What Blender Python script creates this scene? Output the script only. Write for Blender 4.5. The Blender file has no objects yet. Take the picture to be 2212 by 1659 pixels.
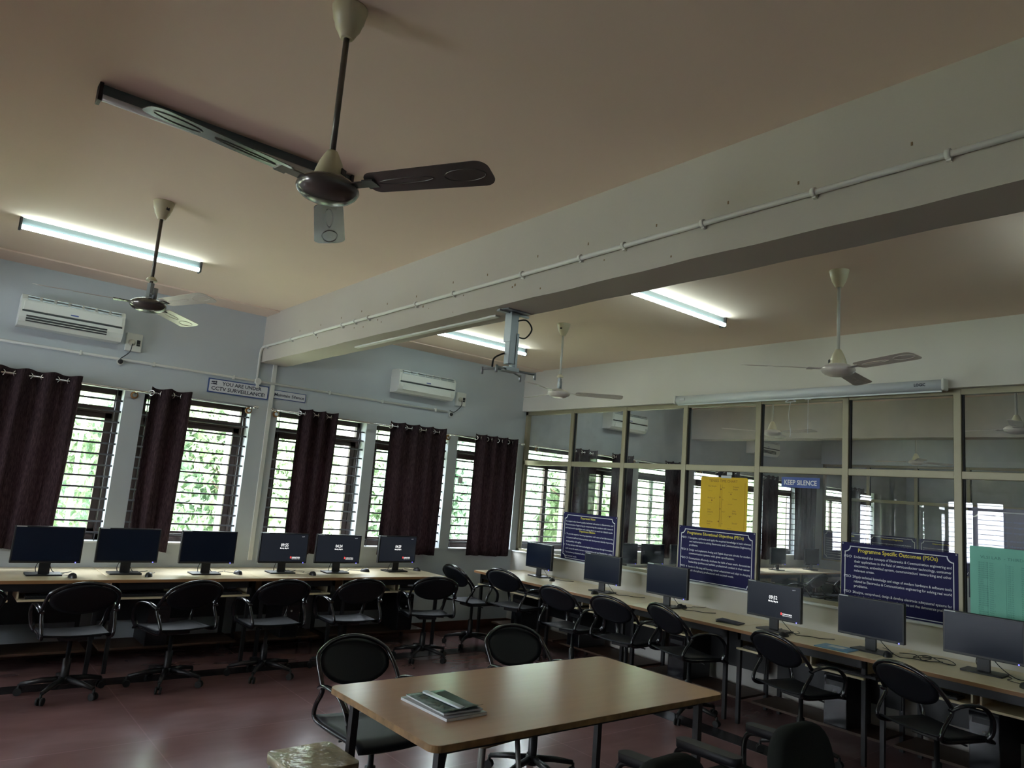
import bpy, bmesh, math, random
from mathutils import Vector, Matrix
PI = math.pi
rnd = random.Random(7)
scene = bpy.context.scene
COL = scene.collection

# ------------------------------------------------------------------ camera, world, sun, exposure
cam_d = bpy.data.cameras.new('camera')
cam = bpy.data.objects.new('camera', cam_d); COL.objects.link(cam)
R = ((0.76886947, -0.63427633, 0.08082868), (0.15709203, 0.06484622, -0.98545272), (0.6198079, 0.77038205, 0.14949804))
m = Matrix(((R[0][0], -R[1][0], -R[2][0]), (R[0][1], -R[1][1], -R[2][1]), (R[0][2], -R[1][2], -R[2][2]))).to_4x4()
m.translation = Vector((-6.20824, -7.44309, 1.69621))
cam.matrix_world = m
cam_d.sensor_width = 36.0
cam_d.lens = 1561.794 / 2212 * 36.0
cam_d.clip_start = 0.05; cam_d.clip_end = 200
scene.camera = cam

SKY = 12.0
w = bpy.data.worlds.new('daylight'); scene.world = w; w.use_nodes = True
bg = w.node_tree.nodes['Background']; bg.inputs[0].default_value = (0.82, 0.91, 1.0, 1); bg.inputs[1].default_value = SKY

sun_d = bpy.data.lights.new('sun', 'SUN'); sun_d.energy = 9.0; sun_d.angle = 0.02; sun_d.color = (1, .95, .85)
sun = bpy.data.objects.new('sun', sun_d); COL.objects.link(sun)
sun.rotation_euler = (math.radians(38), 0, math.radians(-28))      # high sun behind the building, lights the trees outside

scene.view_settings.view_transform = 'Standard'; scene.view_settings.look = 'None'
scene.view_settings.exposure = 1.45; scene.view_settings.gamma = 1.0; scene.view_settings.use_curve_mapping = False
scene.cycles.use_denoising = True
scene.cycles.max_bounces = 10; scene.cycles.diffuse_bounces = 6; scene.cycles.glossy_bounces = 4
scene.cycles.transparent_max_bounces = 24; scene.cycles.transmission_bounces = 6
scene.cycles.sample_clamp_indirect = 8.0; scene.cycles.caustics_reflective = False; scene.cycles.caustics_refractive = False

def portal(x, z, sx, sz, y=.26, rot=(-PI/2, 0, 0)):
    d = bpy.data.lights.new('window_daylight', 'AREA'); d.shape = 'RECTANGLE'; d.size = sx; d.size_y = sz
    d.cycles.is_portal = True
    o = bpy.data.objects.new('window_daylight', d); COL.objects.link(o)
    o.location = (x, y, z); o.rotation_euler = rot

# ------------------------------------------------------------------ materials
def mat(name, col, rough=.6, spec=.5, metal=0, noise=None, bump=None, emit=None, estr=0, coat=0):
    m = bpy.data.materials.new(name); m.use_nodes = True
    nt = m.node_tree; b = nt.nodes['Principled BSDF']
    b.inputs['Base Color'].default_value = (*col, 1); b.inputs['Roughness'].default_value = rough
    b.inputs['Specular IOR Level'].default_value = spec; b.inputs['Metallic'].default_value = metal
    if coat: b.inputs['Coat Weight'].default_value = coat; b.inputs['Coat Roughness'].default_value = .15
    tc = nt.nodes.new('ShaderNodeTexCoord')
    if noise:
        sc, amt = noise[0], noise[1]
        n = nt.nodes.new('ShaderNodeTexNoise'); n.inputs['Scale'].default_value = sc; n.inputs['Detail'].default_value = 5
        r = nt.nodes.new('ShaderNodeValToRGB')
        r.color_ramp.elements[0].position = .3; r.color_ramp.elements[1].position = .7
        r.color_ramp.elements[0].color = (*[c*(1-amt) for c in col], 1); r.color_ramp.elements[1].color = (*[min(1, c*(1+amt)) for c in col], 1)
        if len(noise) > 2:
            mp = nt.nodes.new('ShaderNodeMapping'); mp.inputs['Scale'].default_value = noise[2]
            nt.links.new(tc.outputs['Object'], mp.inputs[0]); nt.links.new(mp.outputs[0], n.inputs['Vector'])
        else: nt.links.new(tc.outputs['Object'], n.inputs['Vector'])
        nt.links.new(n.outputs['Fac'], r.inputs[0]); nt.links.new(r.outputs[0], b.inputs['Base Color'])
    if bump:
        n = nt.nodes.new('ShaderNodeTexNoise'); n.inputs['Scale'].default_value = bump[0]; n.inputs['Detail'].default_value = 3
        bp = nt.nodes.new('ShaderNodeBump'); bp.inputs['Strength'].default_value = bump[1]; bp.inputs['Distance'].default_value = .01
        nt.links.new(tc.outputs['Object'], n.inputs['Vector']); nt.links.new(n.outputs['Fac'], bp.inputs['Height'])
        nt.links.new(bp.outputs[0], b.inputs['Normal'])
    if emit:
        b.inputs['Emission Color'].default_value = (*emit, 1); b.inputs['Emission Strength'].default_value = estr
    return m

def glass_mat(name, tint=(1, 1, 1), dirt=0.0):
    m = bpy.data.materials.new(name); m.use_nodes = True; nt = m.node_tree; nt.nodes.clear()
    out = nt.nodes.new('ShaderNodeOutputMaterial'); mx = nt.nodes.new('ShaderNodeMixShader')
    tr = nt.nodes.new('ShaderNodeBsdfTransparent'); tr.inputs[0].default_value = (*tint, 1)
    gl = nt.nodes.new('ShaderNodeBsdfGlossy'); gl.inputs['Roughness'].default_value = 0.0
    lw = nt.nodes.new('ShaderNodeLayerWeight'); lw.inputs['Blend'].default_value = .5
    pw = nt.nodes.new('ShaderNodeMath'); pw.operation = 'POWER'; pw.inputs[1].default_value = 5
    fr = nt.nodes.new('ShaderNodeMapRange'); fr.inputs[3].default_value = .035; fr.inputs[4].default_value = .9
    nt.links.new(lw.outputs['Facing'], pw.inputs[0]); nt.links.new(pw.outputs[0], fr.inputs[0])
    nt.links.new(fr.outputs[0], mx.inputs[0]); nt.links.new(tr.outputs[0], mx.inputs[1]); nt.links.new(gl.outputs[0], mx.inputs[2])
    last = mx
    if dirt:
        df = nt.nodes.new('ShaderNodeBsdfDiffuse'); df.inputs[0].default_value = (.6, .65, .68, 1)
        n = nt.nodes.new('ShaderNodeTexNoise'); n.inputs['Scale'].default_value = 3; n.inputs['Detail'].default_value = 6
        r = nt.nodes.new('ShaderNodeMapRange'); r.inputs[1].default_value = .4; r.inputs[2].default_value = .8; r.inputs[4].default_value = dirt
        tc = nt.nodes.new('ShaderNodeTexCoord'); nt.links.new(tc.outputs['Object'], n.inputs['Vector'])
        nt.links.new(n.outputs['Fac'], r.inputs[0])
        m2 = nt.nodes.new('ShaderNodeMixShader'); nt.links.new(r.outputs[0], m2.inputs[0])
        nt.links.new(mx.outputs[0], m2.inputs[1]); nt.links.new(df.outputs[0], m2.inputs[2]); last = m2
    nt.links.new(last.outputs[0], out.inputs[0]); return m

def cloth_mat(name, col, trans):
    m = bpy.data.materials.new(name); m.use_nodes = True; nt = m.node_tree; nt.nodes.clear()
    out = nt.nodes.new('ShaderNodeOutputMaterial'); mx = nt.nodes.new('ShaderNodeMixShader')
    df = nt.nodes.new('ShaderNodeBsdfDiffuse'); tl = nt.nodes.new('ShaderNodeBsdfTranslucent')
    tc = nt.nodes.new('ShaderNodeTexCoord'); mp = nt.nodes.new('ShaderNodeMapping'); mp.inputs['Scale'].default_value = (160, 160, 22)
    n = nt.nodes.new('ShaderNodeTexNoise'); n.inputs['Scale'].default_value = 1.0; n.inputs['Detail'].default_value = 4
    r = nt.nodes.new('ShaderNodeValToRGB'); r.color_ramp.elements[0].position = .35; r.color_ramp.elements[1].position = .7
    r.color_ramp.elements[0].color = (*[c*.6 for c in col], 1); r.color_ramp.elements[1].color = (*[c*1.5 for c in col], 1)
    nt.links.new(tc.outputs['Object'], mp.inputs[0]); nt.links.new(mp.outputs[0], n.inputs['Vector']); nt.links.new(n.outputs['Fac'], r.inputs[0])
    nt.links.new(r.outputs[0], df.inputs[0]); nt.links.new(r.outputs[0], tl.inputs[0])
    mx.inputs[0].default_value = trans
    nt.links.new(df.outputs[0], mx.inputs[1]); nt.links.new(tl.outputs[0], mx.inputs[2]); nt.links.new(mx.outputs[0], out.inputs[0]); return m

def floor_mat():
    m = bpy.data.materials.new('polished red stone floor'); m.use_nodes = True; nt = m.node_tree; b = nt.nodes['Principled BSDF']
    tc = nt.nodes.new('ShaderNodeTexCoord'); mp = nt.nodes.new('ShaderNodeMapping'); mp.inputs['Rotation'].default_value = (0, 0, .5); mp.inputs['Scale'].default_value = (1, 2.6, 1)
    n = nt.nodes.new('ShaderNodeTexNoise'); n.inputs['Scale'].default_value = 2.2; n.inputs['Detail'].default_value = 8; n.inputs['Distortion'].default_value = .4
    r = nt.nodes.new('ShaderNodeValToRGB'); e = r.color_ramp.elements
    e[0].position = .2; e[0].color = (.15, .080, .08, 1); e[1].position = .85; e[1].color = (.23, .130, .125, 1)
    nt.links.new(tc.outputs['Object'], mp.inputs[0]); nt.links.new(mp.outputs[0], n.inputs['Vector']); nt.links.new(n.outputs['Fac'], r.inputs[0])
    br = nt.nodes.new('ShaderNodeTexBrick'); br.offset = 0; br.inputs['Scale'].default_value = 1.0
    br.inputs['Brick Width'].default_value = 1.2; br.inputs['Row Height'].default_value = 1.2; br.inputs['Mortar Size'].default_value = .004
    br.inputs['Color1'].default_value = br.inputs['Color2'].default_value = (1, 1, 1, 1); br.inputs['Mortar'].default_value = (1.35, 1.35, 1.35, 1)
    nt.links.new(tc.outputs['Object'], br.inputs['Vector'])
    mul = nt.nodes.new('ShaderNodeMix'); mul.data_type = 'RGBA'; mul.blend_type = 'MULTIPLY'; mul.inputs[0].default_value = 1
    nt.links.new(r.outputs[0], mul.inputs[6]); nt.links.new(br.outputs['Color'], mul.inputs[7]); nt.links.new(mul.outputs[2], b.inputs['Base Color'])
    b.inputs['Roughness'].default_value = .2; b.inputs['Specular IOR Level'].default_value = .6
    n2 = nt.nodes.new('ShaderNodeTexNoise'); n2.inputs['Scale'].default_value = 5; n2.inputs['Detail'].default_value = 3
    mr = nt.nodes.new('ShaderNodeMapRange'); mr.inputs[3].default_value = .22; mr.inputs[4].default_value = .26
    nt.links.new(tc.outputs['Object'], n2.inputs['Vector']); nt.links.new(n2.outputs['Fac'], mr.inputs[0]); nt.links.new(mr.outputs[0], b.inputs['Roughness'])
    return m

def leaf_mat(name, col):
    m = cloth_mat(name, col, .45)
    return m

M = dict(
    wall=mat('painted wall', (.52, .565, .59), .85, .2, noise=(1.5, .03), bump=(40, .05)),
    wallwarm=mat('cream painted wall', (.62, .60, .545), .85, .2, noise=(1.5, .03), bump=(40, .05)),
    shelf=mat('shade darkened brown shelf board', (.07, .038, .022), .5),  # brown darkened to stand in for the weak light under the desks
    ceil=mat('painted ceiling', (.84, .69, .575), .9, .2, noise=(.8, .03)),
    beam=mat('painted beam', (.49, .46, .405), .85, .2, noise=(1.2, .04), bump=(30, .06)),
    beamstain=mat('brown screw hole stain', (.22, .15, .08), .9),
    floor=floor_mat(),
    band=mat('dark floor inlay', (.02, .018, .02), .25, .5),
    skirt=mat('dark brown skirting', (.09, .035, .02), .4, .5, noise=(5, .3)),
    frame=mat('dark brown window frame', (.055, .035, .03), .45, .4),
    bar=mat('dark grille bar', (.05, .045, .05), .4, .5),
    alu=mat('olive bronze aluminium', (.30, .27, .18), .42, .5, metal=.25),
    gasket=mat('black gasket', (.01, .01, .01), .6),
    sill=mat('white sill', (.72, .74, .74), .4, .5),
    glass=glass_mat('window glass'),
    pglass=glass_mat('partition glass', dirt=.10),
    curtain=cloth_mat('dark brown curtain cloth', (.075, .050, .055), .5),
    chrome=mat('chrome', (.75, .75, .75), .15, .5, metal=1),
    steel=mat('grey painted steel', (.35, .38, .40), .35, .5, metal=.6),
    wood_block=mat('varnished wood block', (.30, .14, .04), .4),
    pvc=mat('white pvc', (.68, .69, .64), .45, .5),
    acw=mat('white ac plastic', (.74, .77, .72), .35, .5),
    ivory=mat('ivory plastic', (.62, .60, .50), .4, .5),
    black=mat('black plastic', (.012, .012, .013), .4, .5),
    black_gloss=mat('black enamelled steel', (.006, .006, .008), .16, .7),
    seat=mat('black perforated steel', (.005, .006, .009), .5, .3, bump=(500, .08)),
    rubber=mat('black rubber', (.01, .01, .01), .7),
    fabric=mat('dark charcoal fabric', (.018, .02, .018), .95, .1, bump=(300, .3)),
    pad=mat('black armrest pad', (.02, .02, .024), .55, .4),
    lam=mat('cream laminate worktop', (.70, .60, .40), .28, .5, noise=(3, .03, (1, 8, 1))),
    edge=mat('brown worktop edging', (.30, .15, .06), .5),
    tabletop=mat('beech laminate table top', (.46, .27, .165), .26, .42, noise=(2.5, .03, (1, 10, 1))),
    tabedge=mat('worn brown table edge', (.26, .15, .06), .6, noise=(20, .3)),
    cream=mat('cream fan enamel', (.62, .57, .38), .35, .5),
    fanmetal=mat('grey fan enamel', (.13, .12, .11), .2, .6, metal=.5),
    fanrod=mat('fan rod grey', (.12, .105, .09), .35, .5, metal=.4),
    rodlight=mat('pale fan rod', (.50, .49, .44), .3, .5),
    fanwhite=mat('off white fan enamel', (.62, .57, .52), .3, .5),
    batten=mat('dark batten', (.10, .13, .14), .4, .5),
    tube_on=mat('lit fluorescent tube', (.9, .9, .9), .4, emit=(.80, 1.0, .97), estr=9),
    tube_off=mat('unlit fluorescent tube', (.55, .55, .52), .2, .6),
    screen=mat('dark monitor panel', (.006, .010, .024), .22, .35),
    screen_on=mat('lit lock screen', (.01, .012, .016), .2, .5, emit=(.20, .24, .34), estr=.018),
    scr_text=mat('lit screen lettering', (.8, .8, .8), .5, emit=(1, 1, 1), estr=.4),
    scr_red=mat('lit red mark', (.6, .05, .05), .5, emit=(1, .08, .08), estr=.3),
    led=mat('blue power light', (.1, .1, .8), .5, emit=(.1, .1, 1), estr=2),
    silver=mat('silver sticker', (.55, .57, .58), .4),
    navy=mat('navy poster board', (.014, .013, .075), .6, .18),
    navy2=mat('dark navy poster', (.02, .02, .07), .35, .5),
    white_ink=mat('white lettering', (.75, .77, .80), .5),
    yellow_ink=mat('yellow lettering', (.75, .62, .05), .5),
    yellow=mat('yellow chart paper', (.72, .46, .015), .7, noise=(4, .05)),
    brown_ink=mat('brown marker ink', (.28, .12, .02), .8),
    dark_ink=mat('dark lettering', (.02, .022, .05), .6),
    mint=mat('mint green chart paper', (.22, .58, .46), .7, noise=(4, .04)),
    mint_ink=mat('grey green ink', (.10, .28, .24), .8),
    sign=mat('white sign board', (.66, .68, .72), .4),
    signblue=mat('blue sign', (.02, .06, .30), .4),
    board_blue=mat('sign border blue', (.04, .08, .25), .4),
    screen_case=mat('white screen case', (.60, .64, .66), .35, .5),
    stooltop=mat('crumpled tape covered stool top', (.34, .28, .18), .22, .7, noise=(9, .25), bump=(14, .9)),
    stoolleg=mat('dull steel stool leg', (.30, .29, .27), .4, .5, metal=.6),
    book_dark=mat('dark green magazine cover', (.03, .06, .05), .25, .6, noise=(18, .7)),
    book_grey=mat('grey magazine cover', (.16, .16, .17), .3, .6),
    page=mat('white pages', (.62, .64, .66), .6),
    sleeve=mat('clear plastic roll', (.5, .54, .56), .15, .6),
    folder=mat('light blue folder', (.12, .30, .50), .4, noise=(8, .2)),
    grass=mat('grass', (.42, .46, .28), .9, noise=(3, .4)),
    bark=mat('bark', (.12, .09, .07), .9),
    leaf_a=leaf_mat('pale green leaves', (.42, .52, .36)),
    leaf_b=leaf_mat('fresh green leaves', (.38, .51, .40)),
    post=mat('white verandah post', (.75, .76, .76), .6),
    cable=mat('black cable', (.012, .012, .012), .5),
    keys=mat('dark keyboard', (.02, .021, .024), .45, bump=(200, .5)),
    orange=mat('orange board', (.7, .28, .08), .6),
    wallout=mat('pale outer wall', (.55, .60, .66), .8),
)

# ------------------------------------------------------------------ mesh helpers
class MB:
    def __init__(s): s.v = []; s.f = []; s.sm = []
    def add(s, vs, fs, smooth=False, mt=None):
        n = len(s.v)
        s.v += [(mt @ Vector(v)) if mt is not None else Vector(v) for v in vs]
        s.f += [tuple(i + n for i in f) for f in fs]; s.sm += [smooth]*len(fs); return s
    def box(s, x0, x1, y0, y1, z0, z1, mt=None, b=0):
        if b > 0:
            bm = bmesh.new(); bmesh.ops.create_cube(bm, size=1)
            bmesh.ops.scale(bm, vec=(abs(x1-x0), abs(y1-y0), abs(z1-z0)), verts=bm.verts)
            bmesh.ops.translate(bm, vec=((x0+x1)/2, (y0+y1)/2, (z0+z1)/2), verts=bm.verts)
            bmesh.ops.bevel(bm, geom=bm.edges[:], offset=b, segments=2, affect='EDGES', profile=.5)
            bm.verts.index_update()
            s.add([v.co.copy() for v in bm.verts], [[v.index for v in f.verts] for f in bm.faces], False, mt); bm.free(); return s
        vs = [(x0,y0,z0),(x1,y0,z0),(x1,y1,z0),(x0,y1,z0),(x0,y0,z1),(x1,y0,z1),(x1,y1,z1),(x0,y1,z1)]
        return s.add(vs, [(0,3,2,1),(4,5,6,7),(0,1,5,4),(1,2,6,5),(2,3,7,6),(3,0,4,7)], False, mt)
    def tube(s, pts, r, n=8, flat=None, closed=False, mt=None, cap=True):
        pts = [Vector(p) for p in pts]; N = len(pts); rings = []
        up = Vector((0, 0, 1)); prev = None
        for i, p in enumerate(pts):
            a = pts[i-1] if (i > 0 or closed) else p; b = pts[(i+1) % N] if (i < N-1 or closed) else p
            t = (b - a).normalized()
            if prev is None:
                nn = t.cross(up)
                if nn.length < .05: nn = t.cross(Vector((1, 0, 0)))
                nn.normalize()
            else:
                nn = prev - t * prev.dot(t); nn.normalize()
            prev = nn; bb = t.cross(nn)
            rr = r[i] if isinstance(r, (list, tuple)) else r
            ra, rb = (rr, rr) if not flat else (rr*flat[0], rr*flat[1])
            rings.append([p + nn*math.cos(2*PI*k/n)*ra + bb*math.sin(2*PI*k/n)*rb for k in range(n)])
        vs = [v for rg in rings for v in rg]; fs = []
        for i in range(N if closed else N-1):
            j = (i+1) % N
            for k in range(n): fs.append((i*n+k, i*n+(k+1) % n, j*n+(k+1) % n, j*n+k))
        s.add(vs, fs, True, mt)
        if cap and not closed:
            s.add(rings[0], [tuple(range(n))[::-1]], False, mt); s.add(rings[-1], [tuple(range(n))], False, mt)
        return s
    def lathe(s, prof, n=24, mt=None, smooth=True):
        vs = []; fs = []
        for (r, z) in prof:
            for k in range(n): vs.append((r*math.cos(2*PI*k/n), r*math.sin(2*PI*k/n), z))
        for i in range(len(prof)-1):
            for k in range(n): fs.append((i*n+k, i*n+(k+1) % n, (i+1)*n+(k+1) % n, (i+1)*n+k))
        s.add(vs, fs, smooth, mt)
        for idx in (0, len(prof)-1):
            if prof[idx][0] > 1e-4: s.add(vs[idx*n:(idx+1)*n], [tuple(range(n))], False, mt)
        return s
    def prism(s, poly, z0, z1, mt=None, smooth=False):
        n = len(poly); vs = [(x, y, z0) for x, y in poly] + [(x, y, z1) for x, y in poly]
        s.add(vs, [tuple(range(n))[::-1], tuple(range(n, 2*n))], False, mt)
        return s.add(vs, [(i, (i+1) % n, n+(i+1) % n, n+i) for i in range(n)], smooth, mt)
    def mesh(s, name):
        me = bpy.data.meshes.new(name); me.from_pydata([tuple(v) for v in s.v], [], s.f); me.polygons.foreach_set('use_smooth', s.sm)
        bm = bmesh.new(); bm.from_mesh(me); bmesh.ops.remove_doubles(bm, verts=bm.verts, dist=1e-5)
        bmesh.ops.recalc_face_normals(bm, faces=bm.faces); bm.to_mesh(me); bm.free(); return me
    def obj(s, name, material, parent=None, label=None, raw=False):
        me = s.mesh(name) if not raw else None
        me.materials.append(material); o = bpy.data.objects.new(name, me); COL.objects.link(o)
        if parent is not None: o.parent = parent
        if label: o['label'] = label
        return o

def spline(pts, k=6, closed=False):
    P = [Vector(p) for p in pts]; out = []; n = len(P)
    for i in range(n if closed else n-1):
        p0 = P[i-1] if (i > 0 or closed) else P[i]; p1 = P[i]; p2 = P[(i+1) % n]; p3 = P[(i+2) % n] if (i+2 < n or closed) else p2
        for j in range(k):
            t = j/k
            out.append(.5*((2*p1) + (-p0+p2)*t + (2*p0-5*p1+4*p2-p3)*t*t + (-p0+3*p1-3*p2+p3)*t**3))
    if not closed: out.append(P[-1])
    return out

def rrect(w, h, r, n=5):
    pts = []
    for cx, cy, a0 in ((w/2-r, h/2-r, 0), (-w/2+r, h/2-r, 90), (-w/2+r, -h/2+r, 180), (w/2-r, -h/2+r, 270)):
        for k in range(n+1):
            a = math.radians(a0 + 90*k/n); pts.append((cx + r*math.cos(a), cy + r*math.sin(a)))
    return pts

def thing(name, label, cat, loc=(0,0,0), rz=0, group=None):
    o = bpy.data.objects.new(name, None); COL.objects.link(o); o.location = loc; o.rotation_euler = (0, 0, rz)
    o.empty_display_size = .05
    o['label'] = label; o['category'] = cat
    if group: o['group'] = group
    return o
def tag(o, label, cat, group=None, kind=None):
    o['label'] = label; o['category'] = cat
    if group: o['group'] = group
    if kind: o['kind'] = kind
    return o
def struct(o):
    o['kind'] = 'structure'; return o
def dup(root, loc, rz=None, label=None, group=None):
    r = root.copy(); COL.objects.link(r); r.location = loc
    if rz is not None: r.rotation_euler = (0, 0, rz)
    if label: r['label'] = label
    if group: r['group'] = group
    for ch in list(root.children):
        c = ch.copy(); COL.objects.link(c); c.parent = r
        for g in list(ch.children):
            d = g.copy(); COL.objects.link(d); d.parent = c
    return r
def basis(o, r, u):
    r = Vector(r).normalized(); u = Vector(u).normalized(); n = r.cross(u)
    m = Matrix((r, u, n)).transposed().to_4x4(); m.translation = Vector(o); return m

def text_part(name, items, material, mt, parent=None, ser=False):
    """items: (string, x, y, size, fit_width or None, align, bold) in the board's own plane"""
    mb = MB()
    for it in items:
        s, x, y, size = it[:4]; fit = it[4] if len(it) > 4 else None; al = it[5] if len(it) > 5 else 'LEFT'; bold = it[6] if len(it) > 6 else .0
        cu = bpy.data.curves.new('t', 'FONT'); cu.body = s; cu.size = size; cu.offset = bold*size; cu.resolution_u = 2
        ob = bpy.data.objects.new('t', cu); COL.objects.link(ob)
        me = ob.to_mesh()
        vs = [v.co.copy() for v in me.vertices]; fs = [tuple(p.vertices) for p in me.polygons]
        if vs:
            x0 = min(v.x for v in vs); x1 = max(v.x for v in vs); k = 1
            if fit: k = fit/(x1-x0)
            wd = (x1-x0)*k; off = x if al == 'LEFT' else (x - wd/2 if al == 'CENTER' else x - wd)
            vs = [Vector(((v.x-x0)*k+off, v.y+y, .0)) for v in vs]
            if ser:  # small foot and head strokes
                pass
            mb.add(vs, fs)
        ob.to_mesh_clear(); bpy.data.objects.remove(ob); bpy.data.curves.remove(cu)
    mb.v = [mt @ v for v in mb.v]
    me = bpy.data.meshes.new(name); me.from_pydata([tuple(v) for v in mb.v], [], mb.f); me.materials.append(material)
    o = bpy.data.objects.new(name, me); COL.objects.link(o)
    if parent is not None: o.parent = parent
    return o

# ------------------------------------------------------------------ room shell
H = 3.33; XB0, XB1, HB = -3.59, -3.32, 2.83
WIN = [(-10.5, -9.5), (-9.3, -8.3), (-7.05, -6.04), (-5.81, -4.80), (-4.63, -3.62), (-3.34, -2.29), (-2.16, -1.15), (-1.01, -.03),  # first two are unseen windows, added to let in more daylight
       (.14, 1.14), (1.28, 2.25), (2.42, 3.42), (3.86, 4.82), (4.98, 5.98), (6.13, 7.10), (8.2, 9.2), (9.35, 10.35)]
WZ0, WZ1 = .975, 2.355
XW, XE = -10.9, 12.0; YS = -9.6  # unseen west end pushed out so light from that side falls off gently
b = MB(); T = .23
b.box(XW-.2, XE, 0, T, -.3, WZ0); b.box(XW-.2, XE, 0, T, WZ1, H+.15)
xs = [XW-.2] + [x for wn in WIN for x in wn] + [XE]
for i in range(0, len(xs), 2): b.box(xs[i], xs[i+1], 0, T, WZ0, WZ1)
struct(b.obj('wall_north', M['wall']))
WIN_ADDED = [(-2.3, -1.1), (-4.3, -3.1)]        # unseen windows added in the west wall to light the ceiling softly
b = MB(); b.box(XW-.2, XW, YS-.2, 0, -.1, WZ0); b.box(XW-.2, XW, YS-.2, 0, WZ1, H+.15)
ys_ = [YS-.2] + sorted(v for p in WIN_ADDED for v in p) + [0]
for i in range(0, len(ys_), 2): b.box(XW-.2, XW, ys_[i], ys_[i+1], WZ0, WZ1)
struct(b.obj('wall_west', M['wall']))
struct(MB().box(XW-.2, XE+.2, YS-.2, YS, -.1, H+.15).obj('wall_south', M['wall']))
struct(MB().box(0, .2, YS, 0, 0, .955).obj('wall_east', M['wallwarm']))
struct(MB().box(0, .2, YS, 0, 2.80, H).obj('wall_east_upper', M['wallwarm']))
struct(MB().box(-.015, .06, YS, 0, .955, .972, b=.004).obj('trim_1', M['sill']))
b = MB(); b.box(8.0, 8.2, YS, 0, 0, .9); b.box(8.0, 8.2, YS, 0, 2.80, H)
struct(b.obj('wall_partition', M['wall']))
struct(MB().box(XE, XE+.2, YS, .2, -.1, H+.15).obj('wall_far_east', M['wall']))
struct(MB().box(XW, XE, YS, 0, H, H+.15).obj('ceiling', M['ceil']))
struct(MB().box(XW, XE, YS, 0, -.1, 0).obj('floor', M['floor']))
b = MB(); b.box(XW, -1.2, -1.06, -.87, 0, .003); b.box(-1.2, -1.0, YS, -.87, 0, .003)
struct(b.obj('trim_2', M['band']))
# ceiling beams along y
def wavy_beam(x0, x1, y0, y1, z0):
    bm = MB(); n = 60; vs = []
    for i in range(n+1):
        y = y0 + (y1-y0)*i/n; k = .004*math.sin(i*1.7) + .003*math.sin(i*.6)
        vs += [(x0, y, H), (x0, y, z0+k*.5), (x1, y, z0-k*.5), (x1, y, H)]
    fs = []
    for i in range(n):
        for a, c in ((0, 1), (1, 2), (2, 3)): fs.append((i*4+a, i*4+c, i*4+4+c, i*4+4+a))
    return bm.add(vs, fs)
struct(wavy_beam(XB0, XB1, 0, YS, HB).obj('trim_3', M['beam']))
struct(wavy_beam(3.7, 3.97, 0, YS, HB).obj('trim_4', M['beam']))
struct(wavy_beam(-7.25, -6.98, 0, YS, HB).obj('trim_6', M['beam']))  # unseen beam, added to shade the left part of the ceiling
# strip of lowered plaster where the ceiling meets the window wall
struct(MB().box(XW, XB0, -.36, 0, H-.012, H).box(XB1, 0, -.36, 0, H-.012, H).obj('trim_5', M['ceil']))
# baseboards
struct(MB().box(XW, -.012, -.012, 0, 0, .11).obj('baseboard_north', M['skirt']))
struct(MB().box(-.012, 0, YS, 0, 0, .11).obj('baseboard_east', M['skirt']))
# flat plaster pilaster strip (cable casing) on the window wall
o = MB().box(-3.458, -3.415, -.022, 0, .82, 2.83, b=.003).obj('cable_casing', M['pvc'])
tag(o, 'white vertical cable casing running down the window wall from the beam', 'cable casing')
o = MB().box(-3.46, -3.42, -3.80, -1.84, HB-.012, HB+.003, b=.003).obj('cable_casing', M['pvc'])
tag(o, 'white cable casing along the underside of the beam up to the projector bracket', 'cable casing')
# stains and screw holes on beam face
b = MB()
for i in range(16):
    y = -.9 - i*.42 - rnd.random()*.12; z = 3.04 + rnd.random()*.03
    b.box(XB0-.0015, XB0, y, y+.007, z, z+.014)
for i in range(14):
    y = -1.2 - rnd.random()*4.2; z = HB + .02 + rnd.random()*.12; s_ = .004 + rnd.random()*.008
    b.box(XB0-.0012, XB0, y, y+s_, z, z+s_*1.3)
o = b.obj('screw_hole', M['beamstain']); tag(o, 'old screw holes and brown stains on the beam face above the conduit', 'stains', kind='stuff')

# ------------------------------------------------------------------ windows
def window(i, x0, x1, detail=True, split=False):
    y0 = .13
    f = MB(); t = .05
    f.box(x0, x0+t, y0, y0+.06, WZ0, WZ1); f.box(x1-t, x1, y0, y0+.06, WZ0, WZ1)
    f.box(x0, x1, y0, y0+.06, WZ0, WZ0+t); f.box(x0, x1, y0, y0+.06, WZ1-t, WZ1); f.box(x0, x1, y0-.005, y0+.06, 2.13, 2.19)
    fr = f.obj('window_%d' % i, M['frame']); struct(fr)
    s = MB(); a, c = x0+t, x1-t; z0, z1 = WZ0+t, 2.13; q = .055
    s.box(a, a+q, y0+.01, y0+.05, z0, z1); s.box(c-q, c, y0+.01, y0+.05, z0, z1); s.box(a, c, y0+.01, y0+.05, z0, z0+.05); s.box(a, c, y0+.01, y0+.05, z1-.05, z1)
    if split: s.box((a+c)/2-.03, (a+c)/2+.03, y0+.01, y0+.05, z0, z1)
    s.obj('sash', M['frame'], fr)
    MB().box(a+q, c-q, y0+.028, y0+.032, z0+.05, z1-.05).box(x0+t, x1-t, y0+.028, y0+.032, 2.19, WZ1-t).obj('pane', M['glass'], fr)
    g = MB(); n = 13
    for k in range(n):
        z = 1.05 + k*.1; g.tube([(x0, .045, z), (x1, .045, z)], .0095, 6)
    for xx in (x0+.05, x1-.05): g.tube([(xx, .05, WZ0), (xx, .05, WZ1)], .004, 5)
    g.obj('grille', M['bar'], fr)
    MB().box(x0-.01, x1+.01, -.012, T, WZ0-.012, WZ0+.002).obj('sill', M['sill'], fr)
    portal((x0+x1)/2, (WZ0+WZ1)/2, x1-x0, WZ1-WZ0)
    return fr
for i, (x0, x1) in enumerate(WIN): window(i+1, x0, x1, split=i > 7)

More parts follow.
